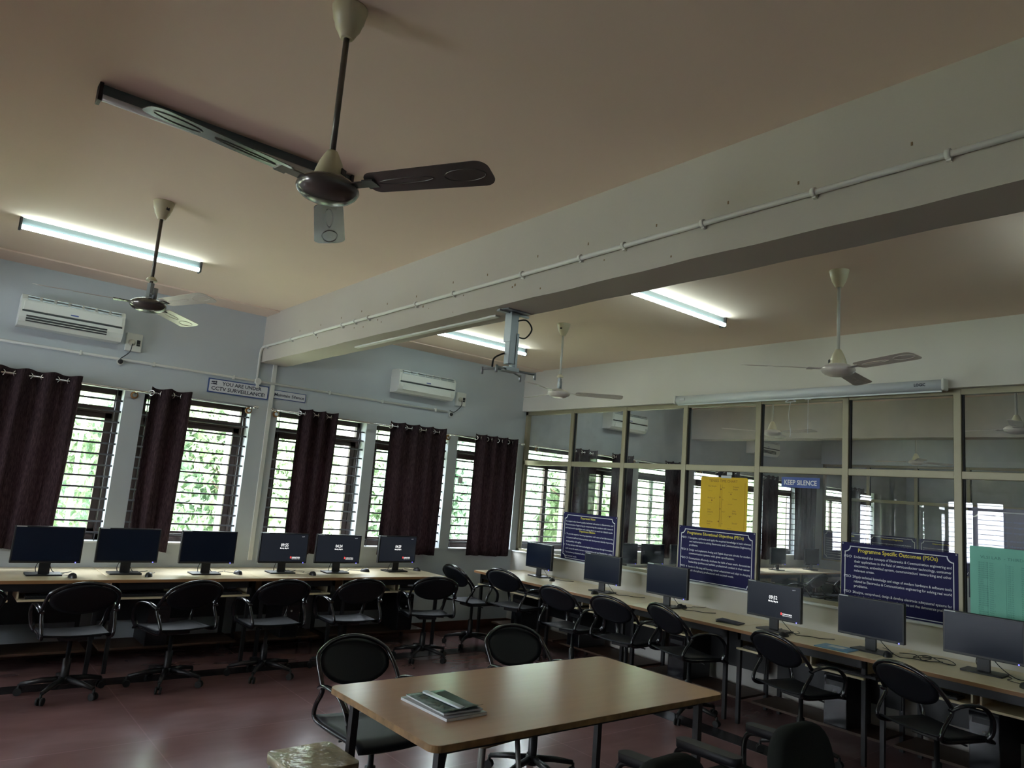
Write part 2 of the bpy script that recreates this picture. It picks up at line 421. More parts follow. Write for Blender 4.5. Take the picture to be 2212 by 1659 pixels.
for k, (y0, y1) in enumerate(WIN_ADDED):
    f = MB(); x_ = XW-.16
    for ya, yb in ((y0, y0+.08), (y1-.08, y1), ((y0+y1)/2-.04, (y0+y1)/2+.04)): f.box(x_, x_+.05, ya, yb, WZ0, WZ1)
    for za, zb in ((WZ0, WZ0+.06), (WZ1-.06, WZ1), (2.13, 2.19)): f.box(x_, x_+.05, y0, y1, za, zb)
    fr = struct(f.obj('window_%d' % (20+k), M['frame']))
    MB().box(x_+.02, x_+.025, y0, y1, WZ0, WZ1).obj('pane', M['glass'], fr)
    g = MB()
    for q in range(13): g.tube([(XW-.05, y0, 1.05+q*.1), (XW-.05, y1, 1.05+q*.1)], .0065, 6)
    g.obj('grille', M['bar'], fr)
    portal(XW-.22, (WZ0+WZ1)/2, WZ1-WZ0, y1-y0, y=(y0+y1)/2, rot=(0, -PI/2, 0))
# glass partition: olive aluminium frame, panes
def partition(i, xg, ys, zs, y_end):
    f = MB(); ysd = [0] + ys
    f.box(xg-.03, xg+.03, y_end, 0, zs, zs+.045); f.box(xg-.03, xg+.03, y_end, 0, 2.755, 2.80)
    root = f.obj('window_%d' % i, M['alu']); struct(root)
    MB().box(xg-.03, xg+.03, y_end, 0, 2.09, 2.15, b=.004).obj('transom', M['alu'], root)
    MB().box(xg-.03, xg+.03, -.045, 0, zs, 2.8).obj('mullion', M['alu'], root)
    for y in ys:
        MB().box(xg-.035, xg+.035, y-.028, y+.028, zs, 2.8, b=.004).obj('mullion', M['alu'], root)
    g = MB()
    for y in ys:
        for z0, z1 in ((zs+.045, 2.09), (2.15, 2.755)):
            g.box(xg-.012, xg+.012, y-.040, y-.028, z0, z1); g.box(xg-.012, xg+.012, y+.028, y+.036, z0, z1)
    g.obj('gasket', M['gasket'], root)
    prev = -.045
    for y in ys + [y_end]:
        for z0, z1 in ((zs+.045, 2.09), (2.15, 2.755)):
            MB().box(xg-.003, xg+.003, (y+.028 if y != y_end else y), prev-.0, z0, z1).obj('pane', M['pglass'], root)
        prev = y-.028
    return root
YM = [-.905, -1.775, -2.64, -3.51, -4.37, -5.26, -6.13, -7.0, -7.87, -8.74]
partition(17, .10, YM, .955, YS)
partition(18, 8.10, [-.905, -1.775, -2.64, -3.51, -4.37, -5.26, -6.13, -7.0, -7.87], .9, YS)

# ------------------------------------------------------------------ curtains and rods
def curtain(x0, x1, label, folds, amp=.045, seed=0, zt=2.405, zb=.9, group='dark brown eyelet curtains on the window wall', flare=0, y=-.1):
    r = random.Random(seed); n = folds*14; nz = 16; vs = []; fs = []; ph = [r.uniform(-.5, .5) for _ in range(20)]
    zj = r.uniform(-.01, .01)
    for j in range(nz+1):
        v = j/nz; z = zt + (zb-zt)*v
        for i in range(n+1):
            u = i/n; k = folds*2*PI*u
            a = amp*(1-.35*v) if v > .05 else amp
            yy = y + a*math.sin(k + .5*v*math.sin(3*u+ph[0])) + .012*v*math.sin(2.3*k+ph[1]*6) + .008*v*math.sin(5*k+ph[2])
            xx = x0 + (x1-x0)*u + flare*v*(u-.5) + .012*v*math.sin(1.3*k+ph[3]) + .03*v*math.sin(5*u+ph[4])*v
            zz = z + (.008*math.cos(k) if j in (0,) else 0) + (zj*math.sin(7*u) if j == nz else 0)
            vs.append((xx, yy, zz))
    for j in range(nz):
        for i in range(n):
            a = j*(n+1)+i; fs.append((a, a+1, a+n+2, a+n+1))
    me = bpy.data.meshes.new('curtain'); me.from_pydata(vs, [], fs); me.polygons.foreach_set('use_smooth', [True]*len(fs)); me.materials.append(M['curtain'])
    o = bpy.data.objects.new('curtain', me); COL.objects.link(o)
    sm = o.modifiers.new('thick', 'SOLIDIFY'); sm.thickness = .002
    tag(o, label, 'curtain', group)
    for k in range(folds):
        for hh in (.0, .5):
            u = (k+hh+.02)/folds
            if u > .99 or u < .0: continue
            cx = x0+(x1-x0)*u + .0; g = MB(); rr = .024
            ang = .9 if hh == 0 else -.9
            mt = Matrix.Translation((cx, y, 2.353)) @ Matrix.Rotation(ang, 4, 'Z')
            ring = [(rr*0, rr*math.cos(2*PI*q/16), rr*math.sin(2*PI*q/16)) for q in range(16)]
            g.tube([mt @ Vector(p) for p in ring], .0055, 6, closed=True)
            g.obj('eyelet', M['chrome'], o)
    return o
CW = 'dark brown eyelet curtain '
curtain(-6.35, -5.17, CW+'at the left edge of the photo beside the left air conditioner', 6, seed=1, amp=.05)
curtain(-4.60, -4.24, CW+'bunched narrow beside the CCTV sign, below and left of it', 2, seed=2, amp=.06)
curtain(-3.15, -2.70, CW+'gathered in the middle of the window below the Maintain Silence sign', 3, seed=3, amp=.055)
curtain(-2.04, -1.26, CW+'with four eyelets just left of the small white wall switch', 4, seed=4)
curtain(-.81, -.12, CW+'hanging nearest to the corner of the glass partition', 3.5.__int__()+1, seed=5)
# curtains in the next room
RC = 'dark brown curtains in the next room'
for k, (a, c, lb, nf) in enumerate([(.88, 1.38, 'charcoal curtain seen through the first and second glass bays of the next room', 3),
        (1.72, 2.16, 'brown curtain in the next room left of the bright window reveal', 3),
        (2.95, 3.46, 'brown curtain in the next room left of the yellow chart', 3),
        (4.3, 4.95, 'dark curtain in the next room behind the yellow chart', 4),
        (5.75, 6.2, 'dark curtain in the next room below the KEEP SILENCE sign, its left one', 3),
        (6.85, 7.6, 'dark curtain in the next room at the far end near the second glass partition', 4)]):
    curtain(a, c, lb, nf, seed=20+k, group=RC)
curtain(8.7, 9.6, 'dark curtain in the third room behind both glass partitions', 5, seed=31, group=RC)

def rod(x0, x1, label, brs, y=-.1, z=2.353):
    t = thing('curtain_rod', label, 'curtain rod', ((x0+x1)/2, y, z), group='chrome curtain rods')
    L = (x1-x0)/2
    MB().tube([(-L, 0, 0), (L, 0, 0)], .0095, 10).obj('rod', M['chrome'], t)
    for sx in (-1, 1):
        MB().lathe([(.009, 0), (.016, .006), (.018, .02), (.010, .03), (.017, .042), (.012, .055), (0, .058)], 12, Matrix.Translation((sx*L, 0, 0)) @ Matrix.Rotation(sx*PI/2, 4, 'Y')).obj('finial', M['chrome'], t)
    for bx in brs:
        q = bx-(x0+x1)/2
        o = MB().tube([(q, 0, 0), (q, .05, -.012), (q, .085, -.03)], .006, 6).tube([(q, .075, -.035), (q, .08, -.035)], .02, 10).obj('bracket', M['chrome'], t)
        MB().lathe([(.034, 0), (.034, .012), (.026, .018)], 16, Matrix.Translation((q, .1, -.035)) @ Matrix.Rotation(PI/2, 4, 'X')).obj('mounting_block', M['wood_block'], o, 'varnished wooden block')
rod(-7.1, -3.64, 'chrome curtain rod over the windows left of the white cable casing', [-6.5, -4.72, -3.64-.03+.02])
rod(-3.40, -.06, 'chrome curtain rod over the windows right of the white cable casing', [-3.36, -1.17, -.13])
rod(.22, 3.5, 'chrome curtain rod in the next room over its first windows', [.3, 2.3])
rod(3.9, 7.7, 'chrome curtain rod in the next room beyond its beam', [4.0, 7.5])

# ------------------------------------------------------------------ conduit, casing, switch gear on window wall
t = thing('conduit', 'white round conduit along the window wall below the air conditioners', 'conduit', (0, -.003, 0))
MB().tube([(-7.3, -.018, 2.628), (-1.22, -.018, 2.628)], .0125, 8).obj('pipe', M['pvc'], t)
for x in (-6.3, -5.21, -4.60, -3.85, -2.80, -2.14, -1.40):
    MB().box(x-.01, x+.01, -.033, 0, 2.608, 2.65, b=.003).obj('clip', M['pvc'], t)
MB().lathe([(.034, 0), (.036, .03), (.03, .04)], 16, Matrix.Translation((-3.60, -.0, 2.628)) @ Matrix.Rotation(PI/2, 4, 'X')).box(-3.615, -3.585, -.03, 0, 2.56, 2.61).obj('junction_box', M['pvc'], t)
t = thing('conduit', 'white round conduit clipped along the face of the ceiling beam', 'conduit', (0, 0, 0))
xb = XB0-.018
pts = spline([(-3.612, -.018, 2.65), (-3.612, -.018, 2.80), (-3.612, -.02, 2.93), (xb, -.05, 2.975), (xb, -.12, 2.985), (xb, -.5, 2.985)], 5) + [Vector((xb, -4.5, 2.98)), Vector((xb, YS+.05, 2.985))]
MB().tube(pts, .0125, 8).obj('pipe', M['pvc'], t)
for y in (-.16, -.80, -1.32, -1.87, -2.10, -2.33, -3.04, -3.51, -4.22, -4.71, -5.02, -5.50, -6.03, -6.52, -7.1, -7.6):
    MB().tube([(xb, y-.009, 2.983), (xb, y+.009, 2.983)], .018, 10).box(XB0-.018, XB0, y-.008, y+.008, 2.958, 2.972).obj('clip', M['pvc'], t)

def ac_unit(loc, label, openv):
    t = thing('air_conditioner', label, 'air conditioner', loc, group='white split air conditioners')
    W, Dp, Hh = .79, .20, .27
    prof = [(0, 0), (-.15, .0), (-.185, .03), (-.20, .07), (-.20, Hh-.05), (-.17, Hh-.01), (-.13, Hh), (0, Hh)]
    b = MB(); n = len(prof)
    for sx in (0,):
        vs = [(-W/2, y, z) for y, z in prof] + [(W/2, y, z) for y, z in prof]
        b.add(vs, [tuple(range(n)), tuple(range(n, 2*n))[::-1]] + [(i, (i+1) % n, n+(i+1) % n, n+i) for i in range(n)])
    b.obj('casing', M['acw'], t)
    MB().box(-W/2+.015, W/2-.015, -.206, -.198, .115, .128).obj('trim_groove', M['black'], t)
    MB().box(-W/2+.02, W/2-.02, -.207, -.19, .13, Hh-.06, b=.004).obj('front_panel', M['acw'], t)
    g = MB()
    for r_, zz in ((0, .245), (1, .222)):
        for k in range(7):
            x = -W/2 + .04 + k*.105
            g.box(x, x+.085, -.2095, -.19 if r_ else -.165, zz-(.002 if r_ else .002), zz+.006)
    g.obj('intake_slots', M['steel'], t)
    MB().box(-.03, .03, -.2085, -.206, .145, .155).obj('badge', M['signblue'], t, 'small blue badge')
    if openv:
        MB().box(-W/2+.05, W/2-.13, -.201, -.12, .035, .088).obj('air_outlet', M['black'], t)
        g = MB()
        for k in range(2): g.box(-W/2+.05, W/2-.13, -.207, -.17, .045+k*.022, .05+k*.022)
        g.obj('louvre', M['acw'], t)
    else:
        MB().box(-W/2+.06, W/2-.06, -.204, -.12, .028, .098, b=.006).obj('louvre', M['acw'], t)
    return t
ac_unit((-5.325, 0, 2.765), 'white split air conditioner at upper left with its louvre open', True)
ac_unit((-1.65, 0, 2.755), 'white split air conditioner right of the beam with its louvre shut', False)
ac_unit((1.95, 0, 2.76), 'white split air conditioner seen through the second and third glass bays', False)
ac_unit((5.7, 0, 2.76), 'white split air conditioner in the next room beyond its beam', True)

def switch_box(x, z, label, cable_pts):
    t = thing('switch_box', label, 'switch box', (x, 0, z), group='white wall switch boxes with plugs')
    MB().box(-.068, .068, -.045, 0, -.085, .085, b=.005).obj('box', M['pvc'], t)
    MB().lathe([(.028, 0), (.03, .012), (.022, .03), (.012, .04)], 16, Matrix.Translation((-.02, -.045, -.005)) @ Matrix.Rotation(PI/2, 4, 'X')).obj('plug', M['ivory'], t)
    MB().box(.022, .05, -.055, -.045, -.01, .025).box(.022, .05, -.053, -.045, -.03, -.014).obj('breaker', M['black'], t)
    MB().tube(spline(cable_pts, 5), .0045, 6).obj('cable', M['cable'], t)
switch_box(-4.80, 2.80, 'white switch box with a plug beside the left air conditioner', [(-.02, -.085, -.02), (-.03, -.07, -.1), (-.09, -.03, -.17), (-.085, -.02, -.19)])
switch_box(-1.045, 2.81, 'white switch box with a plug beside the air conditioner right of the beam', [(-.02, -.085, -.02), (-.02, -.08, -.09), (-.08, -.03, -.17), (-.15, -.03, -.16)])
for x, lb in ((-4.885, 'left air conditioner'), (-1.17, 'air conditioner right of the beam')):
    t = thing('conduit_outlet', 'black rubber plugged outlet on the conduit under the '+lb, 'outlet', (x, 0, 2.605), group='plugged conduit outlets')
    MB().lathe([(.028, 0), (.03, .03)], 14, Matrix.Rotation(PI/2, 4, 'X')).obj('ring', M['pvc'], t)
    MB().lathe([(.022, .02), (.022, .04), (.01, .05)], 14, Matrix.Rotation(PI/2, 4, 'X')).obj('plug', M['black'], t)
o = MB().box(-.96, -.895, -.02, 0, 1.77, 1.855, b=.005).obj('wall_switch', M['pvc'])
tag(o, 'small white switch plate on the wall between the two right curtains', 'switch')

# ------------------------------------------------------------------ signs on window wall
mt = basis((-4.083, -.014, 2.448), (1, 0, .004), (0, 0, 1)); W_, H_ = .612, .142
t = thing('wall_sign', 'white blue-bordered sign reading YOU ARE UNDER CCTV SURVEILLANCE!', 'sign', (0, 0, 0))
MB().box(0, W_, 0, H_, -.010, 0, mt).obj('board', M['board_blue'], t)
MB().prism([(x+W_/2, y+H_/2) for x, y in rrect(W_-.022, H_-.022, .008)], 0, .001, mt).obj('face', M['sign'], t)
mt2 = mt @ Matrix.Translation((0, 0, .0018))
text_part('lettering', [('YOU ARE UNDER', .135, .083, .050, .40, 'LEFT', .02), ('CCTV SURVEILLANCE!', .035, .028, .050, .54, 'LEFT', .02)], M['dark_ink'], mt2, t)
b = MB(); b.box(.025, .085, .083, .089, 0, .001, mt2); b.box(.045, .08, .089, .097, 0, .001, mt2); b.box(.03, .07, .101, .115, 0, .001, mt2 @ Matrix.Rotation(.12, 4, 'Z') @ Matrix.Translation((.012, -.006, 0))); b.box(.072, .082, .10, .12, 0, .001, mt2)
b.obj('camera_picture', M['dark_ink'], t)
mt = basis((-3.415, -.014, 2.478), (1, 0, 0), (0, 0, 1))
t = thing('wall_sign', 'small white sign reading Maintain Silence right of the cable casing', 'sign', (0, 0, 0))
MB().box(0, .355, 0, .092, -.008, 0, mt).obj('board', M['board_blue'], t)
MB().box(.0, .347, .007, .085, 0, .001, mt).obj('face', M['sign'], t)
text_part('lettering', [('Maintain Silence', .008, .030, .044, .33, 'LEFT', .02)], M['dark_ink'], mt @ Matrix.Translation((0, 0, .0018)), t)

# ------------------------------------------------------------------ posters on glass partition (facing -x)
def east(y, z, x=.062): return basis((x, y, z), (0, -1, 0), (0, 0, 1))
def notched(w, h, inset, r, n=6):
    pts = []
    for cx, cy, a0 in ((w-inset, h-inset, 270), (inset, h-inset, 360), (inset, inset, 90), (w-inset, inset, 180)):
        for k in range(n+1):
            a = math.radians(a0 - 90*k/n); pts.append((cx + r*math.cos(a), cy + r*math.sin(a)))
    return pts
def border(mt, w, h, mat_, parent, inset=.028, r=.045, wd=.007):
    pts = [mt @ Vector((x, y, .0008)) for x, y in notched(w, h, inset, r)]
    b = MB(); n = len(pts)
    a = notched(w, h, inset, r); c = notched(w, h, inset+wd, r+.0)
    vs = [(x, y, .0009) for x, y in a] + [(x, y, .0009) for x, y in c]
    b.add(vs, [(i, (i+1) % n, n+(i+1) % n, n+i) for i in range(n)], False, mt)
    b.obj('border', mat_, parent)
def poster(name, label, mt, w, h, body, heads, lines, bx=.035, bw=None):
    t = thing(name, label, 'poster', (0, 0, 0), group='navy department posters')
    MB().box(0, w, 0, h, -.004, 0, mt).obj('board', body, t)
    border(mt, w, h, M['white_ink'], t)
    m2 = mt @ Matrix.Translation((0, 0, .0011))
    if heads: text_part('heading', heads, M['yellow_ink'], m2, t)
    if lines: text_part('lettering', lines, M['white_ink'], m2, t)
    b = MB()
    for x, y in ((.012, h-.012), (w-.012, h-.012)): b.lathe([(.006, 0), (.004, .003)], 10, mt @ Matrix.Translation((x, y, 0)))
    b.obj('screw', M['silver'], t)
    return t
s_ = .026
l1 = ['To impart value based quality technical education in Electronics and', 'Communication Engineering by empowering the students with research', 'and teamwork capabilities and making them to work for Global needs.']
mi = [('To provide superior learning experience with state of art laboratories,', 1), ('competent staff and industry driven and development thereby improving', 0), ('employability with agility.', 0),
      ('To keep abreast with latest technological advancements through innovations', 1), ('and research work, nurture entrepreneurial and leadership skills.', 0),
      ('To inculcate professional ethics and social', 1), ('and societal needs.', 0)]
w1, h1 = .885, .575
items = [(s, .05, h1-.115-i*.04, s_, .78, 'LEFT', .01) for i, s in enumerate(l1)]
yy = h1-.265
for s, f in mi:
    fit = .77 if len(s) > 60 else None
    items.append((s, .075, yy, s_, fit if fit is None else .765, 'LEFT', .01))
    if f: items.append(('v', .042, yy, s_*1.1))
    yy -= .0435 if len(s) > 30 else .042
poster('poster', 'navy poster headed Department Vision on the glass, smallest lettering of the three', east(-.873, .955), w1, h1, M['navy'],
       [('Department Vision', w1/2-.02, h1-.068, .034, .24, 'CENTER', .02), ('Department Mission', w1/2-.02, h1-.222, .034, .26, 'CENTER', .02)], items)
def pso(head, rows, w, h, top=.125, dy=.0395, gap=.0, size=.031, tx=.135, kx=.032, fit=None):
    it = []; y = h-top
    for key, ls in rows:
        it.append((key, kx, y, size, .088, 'LEFT', .01))
        for i, s in enumerate(ls):
            last = i == len(ls)-1
            it.append((s, tx, y, size, None if last and len(s) < 48 else (w-tx-.045 if not (last and len(s) < 56) else None), 'LEFT', .01)); y -= dy
        y -= gap
    return [(head, w/2-.02, h-.078, .042, .5*w/.9, 'CENTER', .02)], it
hd, it = pso('Programme Educational Objectives (PEOs)', [
    ('PEO 1', ['Recognise, synthesize and apply the acquired knowledge in basic sciences', 'and mathematics in solving Electronics and Communication Engineering', 'problems.']),
    ('PEO 2', ['Design and implement Analog and Digital electronic circuits for modern', 'communication systems with given specifications.']),
    ('PEO 3', ['Communicate effectively, inculcate the habit of team work, demonstrate', 'leadership qualities and exhibit professional conduct in their career.']),
    ('PEO 4', ['Involve in life-long self-learning, career enhancement and adapt to changing', 'multi disciplinary professional and societal needs.'])], .89, .565, dy=.036, gap=.012, size=.027)
hd = [(hd[0][0], .89/2-.01, .565-.078, .04, .66, 'CENTER', .02)]
poster('poster', 'navy poster headed Programme Educational Objectives under the yellow chart', east(-2.63, .950), .89, .565, M['navy'], hd, it)
hd, it = pso('Programme Specific Outcomes (PSOs)', [
    ('PSO 1', ['Understand the concepts of Electronics & Communication engineering and', 'their applications in the field of semiconductor technology, consumer', 'electronics, embedded system, communication/ networking and other', 'relevant areas.']),
    ('PSO 2', ['Apply technical knowledge and usage of modern hardware & software tools', 'related to Electronics & Communication engineering for solving real world', 'problems.']),
    ('PSO 3', ['Analyze, comprehend, design & develop electronic subsystems/ systems for', 'the benefits of society. Use various methodologies and thus demonstrate professional', 'ethics and societal concern.'])], .905, .565, dy=.0375, gap=.014, size=.029, tx=.11, kx=.025)
hd = [(hd[0][0], .905/2, .565-.075, .044, .62, 'CENTER', .02)]
poster('poster', 'navy poster headed Programme Specific Outcomes, the largest and rightmost one', east(-4.352, .955), .905, .565, M['navy'], hd, it)
# dark navy board on the far side of the glass behind the mint chart
mt = east(-5.30, 1.20, .145)
t = thing('poster', 'dark navy board behind the glass above the mint green chart', 'poster', (0, 0, 0), group='navy department posters')
MB().box(0, .80, 0, .685, -.004, 0, mt).obj('board', M['navy2'], t); border(mt, .80, .685, M['silver'], t)
MB().box(.19, .225, .615, .63, 0, .0015, mt).box(.19, .225, .49, .503, 0, .0015, mt).obj('sticker', M['silver'], t)
text_part('lettering', [('communication engineering systems', .08, .58-.04*i, .02, .5) for i in range(3)] + [('design and develop solutions', .08, .44-.04*i, .02, .5) for i in range(3)], M['board_blue'], mt @ Matrix.Translation((0, 0, .001)), t)
# yellow chart
mt = east(-2.878, 1.515, .060)
t = thing('chart_paper', 'yellow handwritten chart paper taped to the glass', 'chart')
b = MB(); w_, h_ = .545, .515
b.prism([(x+w_/2, y+h_/2) for x, y in rrect(w_, h_, .02)], -.001, 0, mt); b.obj('sheet', M['yellow'], t)
m2 = mt @ Matrix.Translation((0, 0, .001))
it = [('TENSES TIME CHART', .10, h_-.05, .036, .33)]
for r_, (a, c, d) in enumerate([('The Simple', 'Past', 'Present\nSimple'), ('Perfect of', 'be', 'I have'), ('Will\n(future)', '(do) I', 'Was\nBeing'), ('Shall be\nhave', 'on', 'Should')]):
    y = h_-.10-r_*.118
    it += [(a, .09, y, .022), (c, .26, y-.01, .018), (d, .38, y, .022)]
    it += [('o o o o', .10, y-.045, .014), ('a b c d e', .33, y-.05, .014)]
text_part('lettering', it, M['brown_ink'], m2, t)
b = MB(); b.box(.235, .237, .02, h_-.075, 0, .0008, m2); b.box(.255, .2565, .02, h_-.075, 0, .0008, m2); b.box(w_-.03, w_-.028, .02, h_-.05, 0, .0008, m2)
for x, y in ((.243, h_-.12), (.235, h_-.20), (.14, h_-.235), (.36, h_-.165), (.24, h_-.315), (.355, h_-.385), (.225, h_-.44)):
    b.prism([(x-.008, y), (x, y-.009), (x+.008, y), (x, y+.009)], 0, .0008, m2)
b.obj('drawing', M['brown_ink'], t)
MB().box(.24, .31, h_-.008, h_+.016, 0, .0012, m2).box(.31, .36, h_-.008, h_+.02, 0, .0012, m2).obj('tape', M['page'], t)
o = MB().box(.305, .365, h_+.025, h_+.05, -.001, .0006, mt).obj('paper_scrap', M['page']); tag(o, 'tiny torn white paper scrap stuck on the glass above the yellow chart', 'paper')
# KEEP SILENCE
mt = east(-3.775, 1.962, .062)
t = thing('wall_sign', 'blue sign reading KEEP SILENCE on the glass', 'sign')
MB().box(0, .372, 0, .095, -.003, 0, mt).obj('board', M['signblue'], t)
text_part('lettering', [('KEEP SILENCE', .186, .025, .062, .315, 'CENTER', .02)], M['white_ink'], mt @ Matrix.Translation((0, 0, .001)), t)
# mint chart
mt = east(-5.338, 1.03, .060)
t = thing('chart_paper', 'mint green handwritten chart paper on the glass at the right edge', 'chart')
MB().box(0, .60, 0, .56, -.001, 0, mt).obj('sheet', M['mint'], t)
m2 = mt @ Matrix.Translation((0, 0, .001)); it = [('VLSI LAB  - THIRD SEM LIST', .07, .475, .030, .42)]
for r_ in range(26):
    y = .44-r_*.0155
    it += [(rnd.choice(['4JK20EC0', '4JK21EC1', 'EC0'])+str(rnd.randint(10, 99)), .055, y, .013), (rnd.choice(['Anita', 'Rahul', 'Divya S', 'Kiran']), .13, y, .012), (rnd.choice(['ECE', 'CSE'])+' '+str(rnd.randint(10, 60)), .245, y-.01, .013), (rnd.choice(['Pooja', 'Suma', 'Arun K']), .33, y-.01, .013)]
text_part('lettering', it, M['mint_ink'], m2, t)
MB().box(.115, .1162, .04, .45, 0, .0008, m2).box(.235, .2362, .03, .45, 0, .0008, m2).obj('ruled_line', M['mint_ink'], t)
# posters on the second partition, smaller in view
for k, lb in enumerate(('left', 'middle', 'right')):
    mt = east(-.05-k*.90, .93, 8.03)
    items = [('Communication engineering education and students', .06, .40-.045*q, .024, .7) for q in range(8)]
    poster('poster', 'pale navy poster on the second glass partition, %s one of three' % lb, mt, .85, .56, M['navy'], [('Department Programme', .42, .48, .036, .4, 'CENTER', .02)], items)

# ------------------------------------------------------------------ roll-up projector screen
t = thing('projector_screen', 'rolled up white projector screen case above the glass partition', 'projector screen', (-.065, -3.92, 2.815))
L = 1.30
b = MB(); pr_ = [(.045*math.cos(a)*.95, .045*math.sin(a)) for a in [2*PI*k/16 for k in range(16)]]
b.prism(pr_, -L, L, Matrix.Rotation(PI/2, 4, 'X'), True); b.obj('case', M['screen_case'], t)
for s1 in (-1, 1):
    MB().box(-.048, .05, s1*L-.012, s1*L+.012, -.048, .048, b=.012).obj('end_cap', M['pvc'], t)
MB().box(-.008, .008, -L+.02, L-.02, -.056, -.044).obj('slat', M['screen_case'], t)
MB().tube(spline([(0, -.02, -.056), (-.0, -.05, -.075), (0, .05, -.075), (0, .02, -.056)], 5), .004, 6).tube(spline([(0, 0, -.078), (-.01, .01, -.2), (.0, -.005, -.34), (.002, 0, -.40)], 5), .0035, 6).obj('pull_cord', M['page'], t)
MB().tube([(0, -.17, -.056), (0, -.172, -.37)], .003, 6).tube([(0, -.2, -.06), (0, -.14, -.06)], .004, 6).obj('pull_cord', M['page'], t)
text_part('lettering', [('LOGIC', 0, 0, .032, .085, 'LEFT', .03)], M['dark_ink'], Matrix.Translation((-.0455, -1.09, -.008)) @ basis((0, 0, 0), (0, -1, 0), (0, 0, 1)), t)
MB().box(-.047, -.04, L-.13, L-.07, -.012, .014).obj('label', M['page'], t)

# ------------------------------------------------------------------ projector bracket
t = thing('projector_bracket', 'grey steel projector bracket hanging from the beam, without a projector', 'projector bracket', (-3.44, -3.96, HB))
MB().box(-.09, .09, -.06, .06, -.008, 0).box(-.12, .12, -.012, .012, -.02, -.008).obj('ceiling_plate', M['steel'], t)
MB().box(-.03, .03, -.025, .025, -.34, -.008, b=.004).obj('column', M['steel'], t)
MB().box(-.037, -.022, -.032, .032, -.20, -.01).box(.02, .037, -.03, .03, -.36, -.14).obj('column_sleeve', M['steel'], t)
b = MB(); b.box(-.05, .05, -.04, .04, -.385, -.36)
for a in (25, 155, 205, 335):
    d = Vector((math.cos(math.radians(a)), math.sin(math.radians(a)), 0))
    b.tube([d*.03 + Vector((0, 0, -.375)), d*.17 + Vector((0, 0, -.385)), ], .008, 6)
    b.tube([d*.17 + Vector((0, 0, -.375)), d*.17 + Vector((0, 0, -.42))], .009, 8)
b.obj('arm', M['steel'], t)
MB().tube(spline([(.02, -.02, -.06), (.07, -.05, -.05), (.11, -.06, -.10), (.08, -.04, -.16), (.035, -.02, -.16)], 6), .005, 6).tube(spline([(-.03, .02, -.27), (-.09, .04, -.31), (-.11, .03, -.37)], 6), .006, 6).obj('cable', M['cable'], t)

# ------------------------------------------------------------------ fans
def make_fan(label, loc, rz, cover=True, body='fanmetal', blade='fanmetal', group='ceiling fans', off=(0, 0, 0)):
    t = thing('ceiling_fan', label, 'ceiling fan', (loc[0], loc[1], H), rz, group)
    MB().lathe([(.020, -.115), (.024, -.112), (.040, -.08), (.043, -.078), (.050, -.05), (.053, -.048), (.058, -.02), (.062, -.004), (.062, 0)], 24).obj('canopy', M['cream'], t)
    MB().tube([(0, 0, -.11), (0, 0, -.56)], .0105, 12).obj('down_rod', M['fanrod' if blade == 'fanmetal' or body == 'fanmetal' else 'rodlight'], t)
    if cover: MB().lathe([(.018, -.535), (.026, -.55), (.038, -.575), (.048, -.605), (.056, -.635), (.056, -.64)], 24).obj('lower_canopy', M['cream'], t)
    else:
        MB().lathe([(.014, -.49), (.026, -.50), (.034, -.515), (.030, -.517)], 16).obj('lower_canopy', M['cream'], t)
        MB().box(-.018, .018, -.012, .012, -.62, -.53).tube([(-.03, 0, -.6), (.03, 0, -.6)], .008, 8).tube([(.022, .02, -.63), (.022, .02, -.56)], .016, 10).obj('shackle', M['steel'], t)
    MB().lathe([(.02, -.625), (.05, -.632), (.085, -.645), (.103, -.66), (.106, -.672), (.098, -.686), (.085, -.697), (.06, -.708), (.03, -.713), (0, -.714)], 32).obj('motor', M[body], t)
    for k in range(3):
        a = 2*PI*k/3+math.radians(off[k])
        mt = Matrix.Rotation(a, 4, 'Z')
        h = MB().box(.085, .19, -.020, .020, -.667, -.662, mt).box(.15, .19, -.03, .03, -.668, -.663, mt).obj('blade_arm', M[body], t)
        bm = MB(); pit = Matrix.Rotation(math.radians(-11), 4, 'X')
        x0, x1, hw0, hw1 = .155, .60, .052, .062; nn = 12; top = []; 
        outline = []
        for q in range(7):
            an = PI/2 + PI/2*q/6; outline.append((x0+.035+.035*math.cos(an), hw0-.035+.035*math.sin(an)))
        for q in range(7):
            an = PI + PI/2*q/6; outline.append((x0+.035+.035*math.cos(an), -hw0+.035+.035*math.sin(an)))
        for q in range(7):
            an = -PI/2 + PI/2*q/6; outline.append((x1-.04+.04*math.cos(an), -hw1+.04+.04*math.sin(an)))
        for q in range(7):
            an = PI/2*q/6; outline.append((x1-.04+.04*math.cos(an), hw1-.04+.04*math.sin(an)))
        mm = mt @ Matrix.Translation((0, 0, -.662)) @ pit
        bm.prism(outline, -.0012, .0012, mm)
        # pressed oval ribs
        for (ra, rb, rw) in ((.20, .40, .014), (.44, .58, .030)):
            loop = [Vector(((ra+rb)/2 + (rb-ra)/2*math.cos(th)*(1 if abs(math.cos(th)) > .2 else 1), rw*math.sin(th), -.0015)) for th in [2*PI*g/28 for g in range(28)]]
            bm.tube([mm @ v for v in loop], .0022, 5, closed=True)
        bo = bm.obj('blade', M[blade], t)
    b = MB()
    b.box(.054, .058, -.012, .012, -.625, -.605) if cover else b.box(.049, .053, -.01, .01, -.06, -.04)
    b.obj('badge', M['black'], t)
    return t
f1 = make_fan('ceiling fan nearest the camera with dark grey blades', (-5.276, -5.208), math.radians(-60), off=(0, 4, 10))
f2 = make_fan('ceiling fan with exposed shackle in front of the lit left tube light', (-5.248, -2.614), math.radians(-70), cover=False, body='fanmetal', blade='fanwhite')
